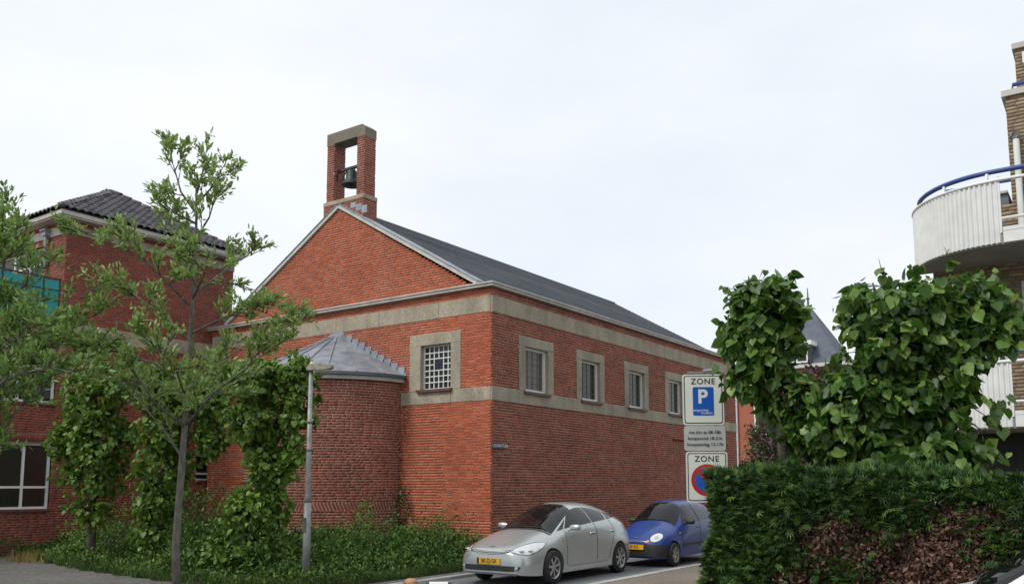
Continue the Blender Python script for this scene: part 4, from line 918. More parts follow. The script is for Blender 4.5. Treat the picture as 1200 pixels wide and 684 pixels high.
# ------------------------------------------------------------------ hedge
HX, HY = 8.35, 3.51
hd = empty('hedge', (HX+.5, HY-3, 0), 'tall clipped conifer hedge with a large dead brown patch', 'hedge')
def htop(y): return 1.80-.035*(HY-y)+.02*np.sin(np.asarray(y)*5)
g = G(); g.prism([(HX+.32, -4.4, -.02), (HX+.32, HY-.3, -.02), (HX+.32, HY-.3, 1.5), (HX+.32, -4.4, 1.3)], (.65, 0, 0)); g.build('core', CORE, hd)
def lumpy(a, b): return .06*np.sin(a*3.1+b*2.3)+.05*np.sin(a*7.3-b*5.1)+.03*np.sin(a*13+b*11)
n1 = 60000; y_ = RNG.uniform(-4.4, HY, n1); z_ = RNG.uniform(0, 1, n1)*htop(y_)
round_ = np.clip((z_-(htop(y_)-.16))/.16, 0, 1)**2*.13+np.clip((y_-(HY-.22))/.22, 0, 1)**2*.18
Pf = np.stack([HX+lumpy(y_, z_)+round_+RNG.uniform(-.02, .10, n1), y_, z_], 1); Of = np.tile([-1., 0, .15], (n1, 1))
n2 = 17000; y_ = RNG.uniform(-4.4, HY, n2); x_ = RNG.uniform(HX+.05, HX+1.2, n2); Pt = np.stack([x_, y_, htop(y_)+lumpy(y_, x_)*.7-RNG.uniform(0, .07, n2)], 1); Ot = np.tile([-.25, 0, 1.], (n2, 1))
n3 = 9000; z_ = RNG.uniform(0, 1, n3)*htop(HY); x_ = RNG.uniform(HX+.05, HX+1.25, n3); Pe = np.stack([x_, HY+lumpy(x_, z_)-RNG.uniform(0, .08, n3), z_], 1); Oe = np.tile([-.2, 1, .1], (n3, 1))
n4 = 6000; y_ = RNG.uniform(-4.4, HY, n4); z_ = RNG.uniform(.6, 1, n4)*htop(y_); Pb = np.stack([HX+1.22-lumpy(y_, z_), y_, z_], 1); Ob = np.tile([1., 0, .1], (n4, 1))
P = np.concatenate([Pf, Pt, Pe, Pb]); O = np.concatenate([Of, Ot, Oe, Ob]); N = len(P)
yy, zz = P[:, 1], P[:, 2]
bl_ = np.exp(-(((yy-1.35)/1.35)**2+((zz-.85)/.62)**2))*1.2+.35*np.exp(-(((yy+1)/1.2)**2+((zz-.7)/.6)**2))
nzv = .5+.3*np.sin(yy*6.1+zz*4.3+1)+.3*np.sin(yy*2.7-zz*9.1)+RNG.normal(0, .34, N)
brown = (bl_*(.45+.75*nzv) > .37) & (O[:, 0] < -.5) & (zz < 1.5)
ax = O*.55+rn(N, .45)+np.array([0, .12, .05]); nr = np.array([-.25, 0, 1.])+rn(N, .4)
kg = ~brown; scatter('foliage', T_SPRAY, P[kg], ax[kg], nr[kg], .082*RNG.uniform(.5, 1.5, kg.sum()), CONIF, hd)
Pb_ = P[brown]+np.array([.05, 0, 0]); Pb2 = np.concatenate([Pb_, Pb_+rn(len(Pb_), .02), Pb_+rn(len(Pb_), .03)+np.array([.04, 0, 0])]); n_ = len(Pb2)
scatter('dead_foliage', T_SMALL, Pb2, rn(n_, .8)+np.array([-.5, 0, -.1]), rn(n_, .6)+np.array([-.5, 0, .5]), .042*RNG.uniform(.5, 1.6, n_), CONIFD, hd)

# ------------------------------------------------------------------ zone signs on a pole
sc_ = at(826, 510, 11.2); S_W = .545*.97
sg = empty('parking_sign', (sc_.x, sc_.y, 0), 'zone parking signs stacked on one pole, the lowest half hidden by the hedge', 'sign')
to_cam = Vector((-sc_.x, -sc_.y, 0)).normalized(); su = Vector((-to_cam.y, to_cam.x, 0)); 
if su.dot(_R) < 0: su = -su
su = (Matrix.Rotation(radians(10), 3, 'Z')@su).normalized(); snv = su.cross(Vector((0, 0, 1)))
if snv.dot(to_cam) < 0: snv = -snv
def zat(py): return (at(826, py, 11.2)).z
O_ = Vector((sc_.x, sc_.y, 0))
def rrect(name, u0, u1, z0, z1, r, d0, d1, m, par, lean=0):
    P = []
    for cx2, cz2, a0 in ((u1-r, z1-r, 0), (u0+r, z1-r, 90), (u0+r, z0+r, 180), (u1-r, z0+r, 270)):
        for k_ in range(5): a_ = radians(a0+22.5*k_); P.append(O_+su*(cx2+r*cos(a_))+Vector((0, 0, cz2+r*sin(a_)))+snv*d0)
    return G().prism(P, snv*(d1-d0)).build(name, m, par)
W2 = S_W/2
def panel(y0, y1, m, name, off=0., border=True):
    z1, z0 = zat(y0), zat(y1); p = rrect(name, -W2+off, W2+off, z0, z1, .035, -.012, .008, m, sg)
    rrect('rear_frame', -W2+off+.01, W2+off+.01, z0+.01, z1-.01, .03, -.04, -.013, DARK, p)
    if border:
        rrect('border', -W2+off+.018, W2+off-.018, z0+.018, z1-.018, .03, .0082, .0095, BLACK, p); rrect('face', -W2+off+.030, W2+off-.030, z0+.030, z1-.030, .022, .0098, .011, m, p)
    return p, z0, z1
def stext(s, size, uc, zc, m, par, **kw): return text('lettering', s, size, tuple(O_+su*uc+Vector((0, 0, zc))+snv*.0125), su, (0, 0, 1), m, par, **kw)
p, z0, z1 = panel(437.5, 497.5, SIGNW, 'sign_panel', -.01)
stext('ZONE', .105, -.01, z1-.095, BLACK, p, bold=.012, spacing=1.15)
rrect('blue_field', -.145, .125, z0+.12, z1-.165, .02, .0112, .0122, SIGNB, p)
stext('P', .25, -.02, (z0+z1)/2+.03, SIGNW, p, bold=.03); stext('vergunning-', .045, -.045, z0+.19, SIGNW, p, bold=.01); stext('houders', .045, .03, z0+.155, SIGNW, p, bold=.01)
p, z0, z1 = panel(498.5, 528, SIGNG, 'sign_panel', .0, False)
for i, s_ in enumerate(('ma t/m za 08-18h', 'koopavond 18-21h', 'koopzondag 12-17h')): stext(s_, .058, 0, z1-.085-.078*i, BLACK, p, bold=.012, spacing=1.0)
p, z0, z1 = panel(529, 588, SIGNW, 'sign_panel', .015)
stext('ZONE', .105, .015, z1-.095, BLACK, p, bold=.012, spacing=1.15)
def disc(name, r, zc, d0, d1, m, par, uc=.015):
    G().prism([O_+su*(uc+r*cos(2*pi*i/36))+Vector((0, 0, zc+r*sin(2*pi*i/36)))+snv*d0 for i in range(36)], snv*(d1-d0)).build(name, m, par)
zc = (z0+z1)/2-.04; disc('red_ring', .205, zc, .0112, .0125, SIGNR, p); disc('blue_disc', .155, zc, .0127, .014, SIGNB, p)
e1 = su*.14+Vector((0, 0, -.14)); w_ = (su+Vector((0, 0, 1))).normalized()*.025; q0 = O_+su*.015+Vector((0, 0, zc))+snv*.0142
G().prism([q0-e1-w_, q0+e1-w_, q0+e1+w_, q0-e1+w_], snv*.0012).build('red_bar', SIGNR, p)
pc_ = O_+su*.16-snv*.08
G().tube([pc_, pc_+Vector((0, 0, zat(441)))], .032, 12).build('pole', GALV, sg, smooth=True)
g = G(); g.prism([O_-su*.2+Vector((0, 0, zat(436)))-snv*.05, O_+su*.27+Vector((0, 0, zat(436)))-snv*.05, O_+su*.27+Vector((0, 0, zat(434)))-snv*.05, O_-su*.2+Vector((0, 0, zat(434)))-snv*.05], snv*.05); g.tube([O_-su*.0+Vector((0, 0, zat(434)))-snv*.02, O_+su*.12+Vector((0, 0, zat(433)))-snv*.02], .03, 6); g.build('top_bracket', GALV, sg)

# ------------------------------------------------------------------ street lamp
lc = at(358, 690, 14.0); lp = empty('street_lamp', (lc.x, lc.y, 0), 'slim grey street lamp with flat head beside the full lime tree', 'street lamp')
tz = at(368, 428, 14.0).z; b_ = Vector((lc.x, lc.y, 0)); t_ = Vector((lc.x+.02, lc.y+.03, tz))
G().tube([b_, b_.lerp(t_, .38)], [.066, .060], 12).build('lower_pole', GALV, lp, smooth=True)
G().tube([b_.lerp(t_, .38), b_.lerp(t_, .41), b_.lerp(t_, .99)], [.060, .050, .032], 12).build('pole', GALV, lp, smooth=True)
for z_ in (.62, .75): 
    q = b_.lerp(t_, z_); G().lathe([(.045,-.015),(.052,-.01),(.052,.01),(.045,.015)], q, 12).build('pole_band', ZINCD, lp)
q = b_.lerp(t_, .28); box('service_hatch', (q.x-.07, q.y-.03, q.z-.12), (q.x-.055, q.y+.03, q.z+.12), ZINCD, lp)
hv = (_R*.95+Vector((.1, -.1, 0))).normalized(); hn = Vector((-hv.y, hv.x, 0))
def hp(a, w, z): return t_+hv*a+hn*w+Vector((0, 0, z))
HC = mat('mossy lamp housing', (.20,.19,.14), (.36,.35,.28), rough=.8, scale=12, stain=.25)
g = G(); st = [(-.07,.05,-.02,.03),(.0,.08,-.03,.085),(.16,.10,-.03,.085),(.33,.09,.0,.075),(.37,.06,.03,.06)]; V = []; F = []
for a, w, zl, zh in st: V += [hp(a, -w, zl), hp(a, w, zl), hp(a, w*.8, zh), hp(a, -w*.8, zh)]
for i in range(4):
    for j in range(4): F.append((i*4+j, i*4+(j+1) % 4, i*4+4+(j+1) % 4, i*4+4+j))
F += [(0,1,2,3),(19,18,17,16)]; g.add(V, F); bevel(g.build('lamp_head', HC, lp), .006, 1)
G().prism([hp(.05, -.075, -.035), hp(.31, -.07, -.01), hp(.31, .07, -.01), hp(.05, .075, -.035)], (0, 0, -.025)).build('lamp_lens', mat('cloudy lens', (.4,.4,.34), (.5,.5,.44), rough=.3), lp)
G().lathe([(.001,.13),(.035,.125),(.045,.085),(.001,.08)], hp(.02, 0, 0), 10).build('light_sensor', WHITED, lp)

# ------------------------------------------------------------------ low hoop by the path
hc = at(514, 681.5, 9.6); hs = empty('bicycle_hoop', (hc.x, hc.y, 0), 'low dark metal hoop with a white reflective band at the bottom edge', 'hoop')
w3 = .19; top = hc.z-.03; P = [hc-_R*w3-Vector((0,0,hc.z)), Vector((hc.x, hc.y, top-.08))-_R*w3, Vector((hc.x, hc.y, top))-_R*(w3-.06), Vector((hc.x, hc.y, top))+_R*(w3-.06), Vector((hc.x, hc.y, top-.08))+_R*w3, hc+_R*w3-Vector((0,0,hc.z))]
G().tube(P, .03, 10).build('tube', DARK, hs, smooth=True); G().tube([Vector((hc.x, hc.y, top))-_R*.10, Vector((hc.x, hc.y, top))+_R*.105], .0345, 12).build('reflective_band', WHITE, hs)

# ------------------------------------------------------------------ cars (metres, front at x=0, rear +x, the driver's side is -y)
PAINT_S = mat('silver paint', (.44,.475,.47), (.47,.505,.50), rough=.3, metal=.5, coat=.6, scale=2)
PAINT_B = mat('blue paint', (.006,.036,.20), (.008,.042,.23), rough=.38, metal=.0, coat=.3, scale=2)
PAINT_W = mat('white car paint', (.72,.73,.72), (.76,.77,.76), rough=.3, coat=.5, scale=2)
PLAST = mat('black bumper plastic', (.018,.019,.021), (.028,.029,.031), rough=.55)
RUB = mat('tyre rubber', (.014,.014,.015), (.024,.024,.024), rough=.85)
ALLOY = mat('alloy wheel', (.42,.43,.44), (.55,.56,.57), rough=.3, metal=.8)
CHROME = mat('bright chrome', (.6,.6,.6), (.7,.7,.7), rough=.15, metal=.9)
LAMPC = mat('clear headlamp', (.60,.63,.64), (.78,.80,.81), rough=.12, metal=.2, scale=9, coat=.8)
ORANGE = mat('orange lamp', (.75,.20,.05), (.8,.25,.07), rough=.3); REDL = mat('red lamp', (.35,.01,.01), (.4,.02,.02), rough=.25)
PLATE = mat('yellow number plate', (.72,.38,.02), (.78,.42,.03), rough=.4)
SEAT = mat('seat cloth', (.06,.055,.05), (.11,.10,.09), rough=.9)
CGLASS = glass('car glass', (.006,.007,.008))
CGLASS.node_tree.nodes['Principled BSDF'].inputs['Specular IOR Level'].default_value = .38
def cr_(pts):                                    # smooth interpolation through points
    X = [p[0] for p in pts]; Yv = [p[1] for p in pts]; n = len(pts); M = []
    for i in range(n):
        if i == 0: M.append((Yv[1]-Yv[0])/(X[1]-X[0]))
        elif i == n-1: M.append((Yv[-1]-Yv[-2])/(X[-1]-X[-2]))
        else:
            a = (Yv[i]-Yv[i-1])/(X[i]-X[i-1]); b = (Yv[i+1]-Yv[i])/(X[i+1]-X[i]); M.append(0 if a*b <= 0 else 2*a*b/(a+b))
    def f(x):
        x = min(max(x, X[0]), X[-1]); j = 0
        while j < n-2 and x > X[j+1]: j += 1
        h = X[j+1]-X[j]; t = (x-X[j])/h
        return (2*t**3-3*t**2+1)*Yv[j]+(t**3-2*t**2+t)*h*M[j]+(-2*t**3+3*t**2)*Yv[j+1]+(t**3-t**2)*h*M[j+1]
    return f
class Car:
    def __init__(s, name, label, cat, L, top, plan, belt, tum, sill, wheels, wr, paint, zbot=None, crown=3.2, group=None):
        s.t = empty(name, (0, 0, 0), label, cat, group); s.L = L; s.paint = paint
        top, plan, belt = cr_(top), cr_(plan), cr_(belt); zb = cr_(zbot) if zbot else (lambda x: sill)
        H = max(top(L*i/50) for i in range(51)); s.top = top
        xs = sorted(set([0., .008, .02, .04, .07, .1, .14, .19, .25]+[L*i/70 for i in range(3, 68)]+[L-.25, L-.17, L-.1, L-.06, L-.03, L-.01, L])); NS = 26; V = []; F = []
        def ysec(x, z, zt):
            b = belt(x); y = plan(x)
            if z > b: y *= 1-tum*((z-b)/(H-b))**1.15
            elif z < b-.25: y *= 1-.05*((b-.25-z)/(b-.25-.15))**2
            return y
        rings = []
        for x in xs:
            zt, z0 = top(x), zb(x); e = crown; r = []
            for i in range(NS+1):
                a = (pi/2)*(i/NS); z = z0+(zt-z0)*sin(a)**(2/e); y = ysec(x, z, zt)*cos(a)**(2/e) if i < NS else 0
                r.append((y, z))
            rings.append(r)
        for x, r in zip(xs, rings):
            full = [(-y, z) for y, z in r]+[(y, z) for y, z in r[-2::-1]]; V += [(x, y, z) for y, z in full]
        m = 2*NS+1
        for i in range(len(xs)-1):
            for j in range(m): F.append((i*m+j, (i+1)*m+j, (i+1)*m+(j+1) % m, i*m+(j+1) % m))
        F.append(tuple(range(m))); F.append(tuple((len(xs)-1)*m+j for j in range(m))[::-1])
        me = bpy.data.meshes.new('b'); me.from_pydata(V, [], F); bm = bmesh.new(); bm.from_mesh(me); bmesh.ops.recalc_face_normals(bm, faces=bm.faces[:]); s.bvh = BVHTree.FromBMesh(bm); bm.to_mesh(me); bm.free()
        bo = bpy.data.objects.new('b', me); COL.objects.link(bo); cut = []
        for wx in wheels:
            g = G(); g.lathe([(.001,-1.2),(wr+.045,-1.2),(wr+.045,-.52),(.001,-.52)], (wx, 0, wr), 40, 'y'); g.lathe([(.001,.52),(wr+.045,.52),(wr+.045,1.2),(.001,1.2)], (wx, 0, wr), 40, 'y')
            c = g.build('c', paint, None, k=1); cut.append(c)
        for c in cut:
            bmm = bmesh.new(); bmm.from_mesh(c.data); bmesh.ops.remove_doubles(bmm, verts=bmm.verts[:], dist=.0008); bmesh.ops.recalc_face_normals(bmm, faces=bmm.faces[:]); bmm.to_mesh(c.data); bmm.free()
            md = bo.modifiers.new('w', 'BOOLEAN'); md.object = c; md.operation = 'DIFFERENCE'; md.solver = 'EXACT'
        bpy.context.view_layer.update(); dg = bpy.context.evaluated_depsgraph_get(); m2 = bpy.data.meshes.new_from_object(bo.evaluated_get(dg))
        VV = [tuple(v.co) for v in m2.vertices]; FF = [tuple(p.vertices) for p in m2.polygons]
        for o in cut+[bo]: bpy.data.objects.remove(o)
        s.body = mesh_obj('body', VV, FF, paint, s.t, k=1, local=True, smooth=True)
        try:
            s.body.data.set_sharp_from_angle(angle=radians(40))
        except Exception: pass
        WL[s.body] = Vector((0, 0, 0)); s.bo = s.body.location.copy()
        for wx in wheels:
            for sg_ in (-1, 1): s.wheel(wx, sg_*(s_track(s)), wr)
    def build(s, g, name, m, par=None, smooth=False):
        o = mesh_obj(name, g.v, g.f, m, None, k=1, smooth=smooth); p = par or s.t; o.parent = p; o.location = WL[o]-s.org(p); return o
    def org(s, p):
        v = Vector((0, 0, 0))
        while p is not None and p is not s.t: v += p.location; p = p.parent
        return v
    def cast(s, axis, a, b, sgn):
        if axis == 'side': o = Vector((a, sgn*3, b)); d = Vector((0, -sgn, 0))
        elif axis == 'front': o = Vector((-3, a, b)); d = Vector((1, 0, 0))
        elif axis == 'diag':
            d = Vector((.75, -sgn*.42, -.51)).normalized(); e1 = d.cross(Vector((0, 0, 1))).normalized(); e2 = e1.cross(d); o = e1*a+e2*b-d*4
        elif axis == 'rear': o = Vector((9, a, b)); d = Vector((-1, 0, 0))
        else: o = Vector((a, b, 4)); d = Vector((0, 0, -1))
        h = s.bvh.ray_cast(o, d); return (h[0], h[1]) if h[0] is not None else (None, None)
    def patch(s, name, poly, axis, m, off=.004, sgn=-1, res=.05, par=None, thick=.004, smooth=True):
        # subdivide outline
        P = []
        for i in range(len(poly)):
            a, b = Vector(poly[i]), Vector(poly[(i+1) % len(poly)]); n = max(1, int((b-a).length/res)); P += [a.lerp(b, k_/n) for k_ in range(n)]
        n0 = len(P); xs = [p.x for p in P]; ys = [p.y for p in P]
        def inside(x, y):
            c = False; j = n0-1
            for i in range(n0):
                if (P[i].y > y) != (P[j].y > y) and x < (P[j].x-P[i].x)*(y-P[i].y)/(P[j].y-P[i].y)+P[i].x: c = not c
                j = i
            return c
        x = min(xs)+res*.5
        while x < max(xs):
            y = min(ys)+res*.5
            while y < max(ys):
                if inside(x, y) and min((Vector((x, y))-p).length for p in P[:n0]) > res*.45: P.append(Vector((x, y)))
                y += res
            x += res
        r = delaunay_2d_cdt(P, [(i, (i+1) % n0) for i in range(n0)], [], 1, 1e-5); V = []; okk = []; nr = []
        for p in r[0]:
            h, nn = s.cast(axis, p.x, p.y, sgn); okk.append(h is not None); V.append(h+nn*off if h is not None else Vector((0, 0, 0))); nr.append(nn)
        F = [tuple(f) for f in r[2] if all(okk[i] for i in f)]
        used = sorted({i for f in F for i in f}); mp_ = {i: k_ for k_, i in enumerate(used)}; V2 = [V[i] for i in used]; F = [tuple(mp_[i] for i in f) for f in F]
        if thick:
            ec = {}
            for f in F:
                for a, b in zip(f, f[1:]+f[:1]): ec[(a, b)] = 1
            bd = [e_ for e_ in ec if (e_[1], e_[0]) not in ec]; base = {}; 
            for a, b in bd:
                for q in (a, b):
                    if q not in base: base[q] = len(V2); V2.append(V2[q]-nr[used[q]]*(off+.006))
            F += [(b, a, base[a], base[b]) for a, b in bd]
        g = G(); g.v = [tuple(v) for v in V2]; g.f = F; return s.build(g, name, m, par, smooth and not thick)
    def line(s, name, pts, axis, m, w=.004, sgn=-1, par=None, off=.001):
        Q = []
        for a, b in zip(pts[:-1], pts[1:]):
            a, b = Vector(a), Vector(b); n = max(2, int((b-a).length/.05))
            for k_ in range(n):
                p = a.lerp(b, k_/n); h, nn = s.cast(axis, p.x, p.y, sgn)
                if h is not None: Q.append(h+nn*off)
        g = G(); g.tube(Q, w, 4); return s.build(g, name, m, par)
    def wheel(s, x, y, r):
        sg_ = 1 if y > 0 else -1; g = G(); c = (x, y, r)
        pr = [(r*.64, -.09), (r*.9, -.095), (r*.985, -.07), (r, -.03), (r, .03), (r*.985, .07), (r*.9, .095), (r*.64, .09)]
        g.lathe(pr, c, 40, 'y'); w = s.build(g, 'wheel', RUB, smooth=True)
        g = G(); f_ = sg_*.088; g.lathe([(r*.67, f_), (r*.65, f_+.004*sg_), (r*.60, f_-.012*sg_), (r*.58, f_-.06*sg_)], c, 40, 'y'); g.lathe([(.001, f_-.02*sg_), (r*.17, f_-.018*sg_), (r*.18, f_-.05*sg_)], c, 20, 'y')
        ns = s.spokes
        for k_ in range(ns):
            a = 2*pi*k_/ns+.3; d1 = Vector((cos(a), 0, sin(a))); t = Vector((-sin(a), 0, cos(a))); cc = Vector(c)
            w1, w2 = s.spw
            g.prism([cc+d1*r*.12-t*w1+Vector((0, f_-.045*sg_, 0)), cc+d1*r*.6-t*w2+Vector((0, f_-.03*sg_, 0)), cc+d1*r*.6+t*w2+Vector((0, f_-.03*sg_, 0)), cc+d1*r*.12+t*w1+Vector((0, f_-.045*sg_, 0))], Vector((0, sg_*.028, 0)))
        s.build(g, 'rim', s.rimm, w)
        g = G(); g.lathe([(.001, f_-.07*sg_), (r*.6, f_-.07*sg_)], c, 24, 'y'); s.build(g, 'brake_disc', PLAST, w)
    def place(s, x, y, phi): s.t.location = (x, y, 0); s.t.rotation_euler = (0, 0, phi)
    def mirror(s, x, z, yb, m, sgn):
        g = G(); y = sgn*(yb+.10); V = []; F = []; n = 10; st = [(-.5, .5), (-.38, .85), (0, 1.), (.35, .95), (.5, .8)]
        for q, sc2 in st:
            for k_ in range(n): a = 2*pi*k_/n; V.append((x+.06*cos(a)*sc2, y+q*.21*sgn, z+.062*sin(a)*sc2))
        for i in range(4):
            for k_ in range(n): F.append((i*n+k_, i*n+(k_+1) % n, (i+1)*n+(k_+1) % n, (i+1)*n+k_))
        F += [tuple(range(n)), tuple(range(4*n, 5*n))]; g.add(V, F); o = s.build(g, 'wing_mirror', m, smooth=True)
        g = G(); g.tube([(x+.02, sgn*(yb-.04), z-.05), (x, y-sgn*.03, z-.03)], .022, 6); s.build(g, 'mirror_arm', m, o)
def s_track(s): return s.track
def seat(car, x, y, z=.42):
    g = G(); g.box((x-.25, y-.22, z-.15), (x+.22, y+.22, z)); g.prism([(x+.16, y-.21, z), (x+.28, y-.21, z+.56), (x+.38, y-.21, z+.56), (x+.28, y-.21, z)], (0, .42, 0)); g.box((x+.27, y-.12, z+.58), (x+.37, y+.12, z+.77)); return g
def plate(car, y0, y1, z0, z1, xf, s_, align='CENTER'):
    g = G(); g.box((xf-.012, y0, z0), (xf+.05, y1, z1)); p = car.build(g, 'number_plate', PLATE)
    g = G(); g.box((xf-.0132, y0-.004, z0-.004), (xf+.045, y1+.004, z0)); g.box((xf-.0135, y1-.045, z0), (xf-.0125, y1, z1)); car.build(g, 'plate_edge', NAVY, p)
    t_ = text('lettering', s_, .105, (xf-.0125, (y0+y1)/2-.015 if align == 'CENTER' else y0+.02, (z0+z1)/2), (0, -1, 0), (0, 0, 1), BLACK, p, k=1, bold=.012, sx=.86, align=align)
    t_.location = WL[t_]-car.org(p)
def hollow(car):           # open the cabin under the glass: delete body faces behind the panes
    pass
class Silver(Car): track = .765; spokes = 7; spw = (.020, .028); rimm = ALLOY
car = Silver('parked_car', 'silver five door hatchback with yellow plate parked at the church corner', 'car', 4.45,
 [(0,.60),(.03,.665),(.12,.715),(.3,.78),(.6,.87),(.95,.965),(1.12,1.00),(1.5,1.185),(1.85,1.345),(2.15,1.44),(2.45,1.488),(2.75,1.49),(3.1,1.465),(3.5,1.39),(3.9,1.27),(4.15,1.17),(4.28,1.06),(4.38,.90),(4.45,.66)],
 [(0,.50),(.02,.58),(.07,.66),(.16,.735),(.35,.80),(.7,.845),(1.2,.862),(2.2,.868),(3.4,.862),(3.9,.83),(4.2,.775),(4.38,.70),(4.45,.62)],
 [(0,.72),(1.,.86),(2,.93),(3,.98),(3.9,1.02),(4.45,1.0)], .30, .19, (.93, 3.63), .315, PAINT_S, zbot=[(0,.25),(.1,.22),(.6,.19),(3.8,.19),(4.3,.24),(4.45,.30)], crown=3.6)
c_ = car
# glazing
ws = [(1.15,-.64),(1.15,0),(1.15,.64),(1.45,.60),(1.9,.525),(2.14,.48),(2.2,.26),(2.215,0),(2.2,-.26),(2.14,-.48),(1.9,-.525),(1.45,-.60)]
wnd = c_.patch('windscreen', ws, 'top', CGLASS, .005)
for sg_ in (-1, 1):
    fd = c_.patch('door_window', [(1.53,1.0),(1.72,1.03),(2.55,1.09),(2.55,1.385),(2.38,1.385),(2.12,1.345),(1.85,1.225)], 'side', CGLASS, .005, sg_)
    rd = c_.patch('door_window', [(2.62,1.095),(3.20,1.13),(3.28,1.29),(3.0,1.355),(2.62,1.39)], 'side', CGLASS, .005, sg_)
    c_.patch('quarter_window', [(3.27,1.135),(3.72,1.165),(3.80,1.175),(3.6,1.235),(3.34,1.282)], 'side', CGLASS, .005, sg_)
    c_.patch('corner_pane', [(1.32,.965),(1.49,.995),(1.78,1.19)], 'side', PLAST, .005, sg_)
    dr = c_.line('door_gap', [(1.50,.99),(1.42,.75),(1.40,.36),(1.50,.30)], 'side', PLAST, .005, sg_)
    c_.line('door_gap', [(2.585,1.39),(2.60,1.08),(2.60,.30)], 'side', PLAST, .005, sg_); c_.line('door_gap', [(3.33,1.13),(3.38,.86),(3.25,.62),(3.10,.30)], 'side', PLAST, .005, sg_)
    c_.line('sill_gap', [(1.50,.30),(3.10,.30)], 'side', PLAST, .004, sg_); c_.line('bonnet_gap', [(.20,.745),(.5,.86),(.95,.955),(1.12,.965)], 'side', PLAST, .003, sg_)
    for hx in (2.42, 3.27):
        hq, hn_ = c_.cast('side', hx, .885, sg_)
        if hq: 
            g = G(); g.tube([hq+Vector((-.10,0,0))-hn_*.0, hq+Vector((-.07,0,.005))+hn_*.03, hq+Vector((.07,0,.01))+hn_*.03, hq+Vector((.10,0,.01))], .014, 6); hd_ = c_.build(g, 'door_handle', CHROME, smooth=True)
            g = G(); g.tube([hq+Vector((-.06,0,.0))+hn_*.003, hq+Vector((.06,0,.0))+hn_*.003], .02, 6); c_.build(g, 'handle_recess', PLAST, hd_)
    c_.mirror(1.62, 1.03, .80 if sg_ < 0 else .70, PAINT_S, sg_)
    # headlamp: long wedge running back along the wing
    dd_ = Vector((.75, -sg_*.42, -.51)).normalized(); e1_ = dd_.cross(Vector((0, 0, 1))).normalized(); e2_ = e1_.cross(dd_)
    HP = [(e1_.dot(Vector((a_, b_*sg_, c0_))), e2_.dot(Vector((a_, b_*sg_, c0_)))) for a_, b_, c0_ in ((.05,.47,.625),(.10,.62,.595),(.20,.735,.60),(.36,.795,.66),(.55,.82,.76),(.72,.80,.855),(.60,.73,.85),(.40,.62,.80),(.20,.53,.74),(.10,.48,.69))]
    hl = c_.patch('headlight', HP, 'diag', LAMPC, .006, sg_, res=.025)
    c_.line('lamp_edge', HP+HP[:1], 'diag', PLAST, .005, sg_, hl, .006)
    for lx, ly in ((.17,.61),(.33,.70)):
        q, nn = c_.cast('top', lx, ly*sg_, 1)
        if q: g = G(); g.lathe([(.001,.0),(.035,.0),(.045,.008),(.05,.002)], q+nn*.014, 14, 'z'); c_.build(g, 'lamp_reflector', CHROME, hl)
    q, nn = c_.cast('side', 1.30, .80, sg_)
    if q: g = G(); g.tube([q+Vector((-.03,0,0)), q+Vector((.03,0,0))], .012, 6); c_.build(g, 'side_repeater', CHROME)
    c_.patch('tail_light', [(4.1,1.14),(4.25,1.05),(4.36,.92),(4.40,.78),(4.33,.78),(4.2,.95)], 'side', REDL, .004, sg_, res=.04)
wp = G()
for y0_, y1_ in ((.45,-.10),(-.12,-.52)):
    P_ = []
    for k_ in range(6):
        q, nn = c_.cast('top', 1.17+.035*sin(k_*.6), y0_+(y1_-y0_)*k_/5, 1); P_.append(q+nn*.018)
    g = G(); g.tube(P_, .008, 5); c_.build(g, 'wiper', PLAST)
c_.patch('cowl_strip', [(1.07,-.62),(1.08,0),(1.07,.62),(1.125,.66),(1.135,0),(1.125,-.66)], 'top', PLAST, .004, res=.04)
c_.patch('upper_grille', [(-.45,.655),(-.2,.625),(0,.615),(.2,.625),(.45,.655),(.44,.625),(.2,.59),(0,.58),(-.2,.59),(-.44,.625)], 'front', PLAST, .005, res=.04)
c_.line('chrome_strip', [(-.44,.64),(-.2,.60),(0,.592),(.2,.60),(.44,.64)], 'front', CHROME, .008, off=.008)
c_.line('bonnet_gap', [(-.46,.668),(-.2,.643),(0,.635),(.2,.643),(.46,.668)], 'front', PLAST, .0035)
c_.patch('lower_grille', [(-.66,.375),(-.5,.385),(.5,.385),(.66,.375),(.62,.30),(.45,.285),(-.45,.285),(-.62,.30)], 'front', PLAST, .005, res=.04)
for sg_ in (-1, 1):
    q, nn = c_.cast('front', .585*sg_, .335, 1)
    if q: g = G(); g.lathe([(.001,-.018),(.035,-.016),(.045,-.004),(.045,.01)], q, 16, 'x'); c_.build(g, 'fog_light', CHROME)
c_.patch('bumper_lip', [(-.60,.262),(.60,.262),(.58,.235),(-.58,.235)], 'front', PAINT_S, .02, res=.05)
plate(c_, -.26, .26, .405, .515, -.012, '88-ZJ-GK')
q, nn = c_.cast('top', .14, 0, 1); g = G(); g.lathe([(.001,.004),(.045,.004),(.05,0)], q, 16); c_.build(g, 'badge', CHROME)
g = G(); g.prism([(1.05,-.6,.18),(3.0,-.6,.18),(3.0,.6,.18),(1.05,.6,.18)], (0,0,-.04)); c_.build(g, 'underbody', PLAST)
c_.place(14.02-.93*cos(.015), 8.97+.765+.93*0-.014, .015)

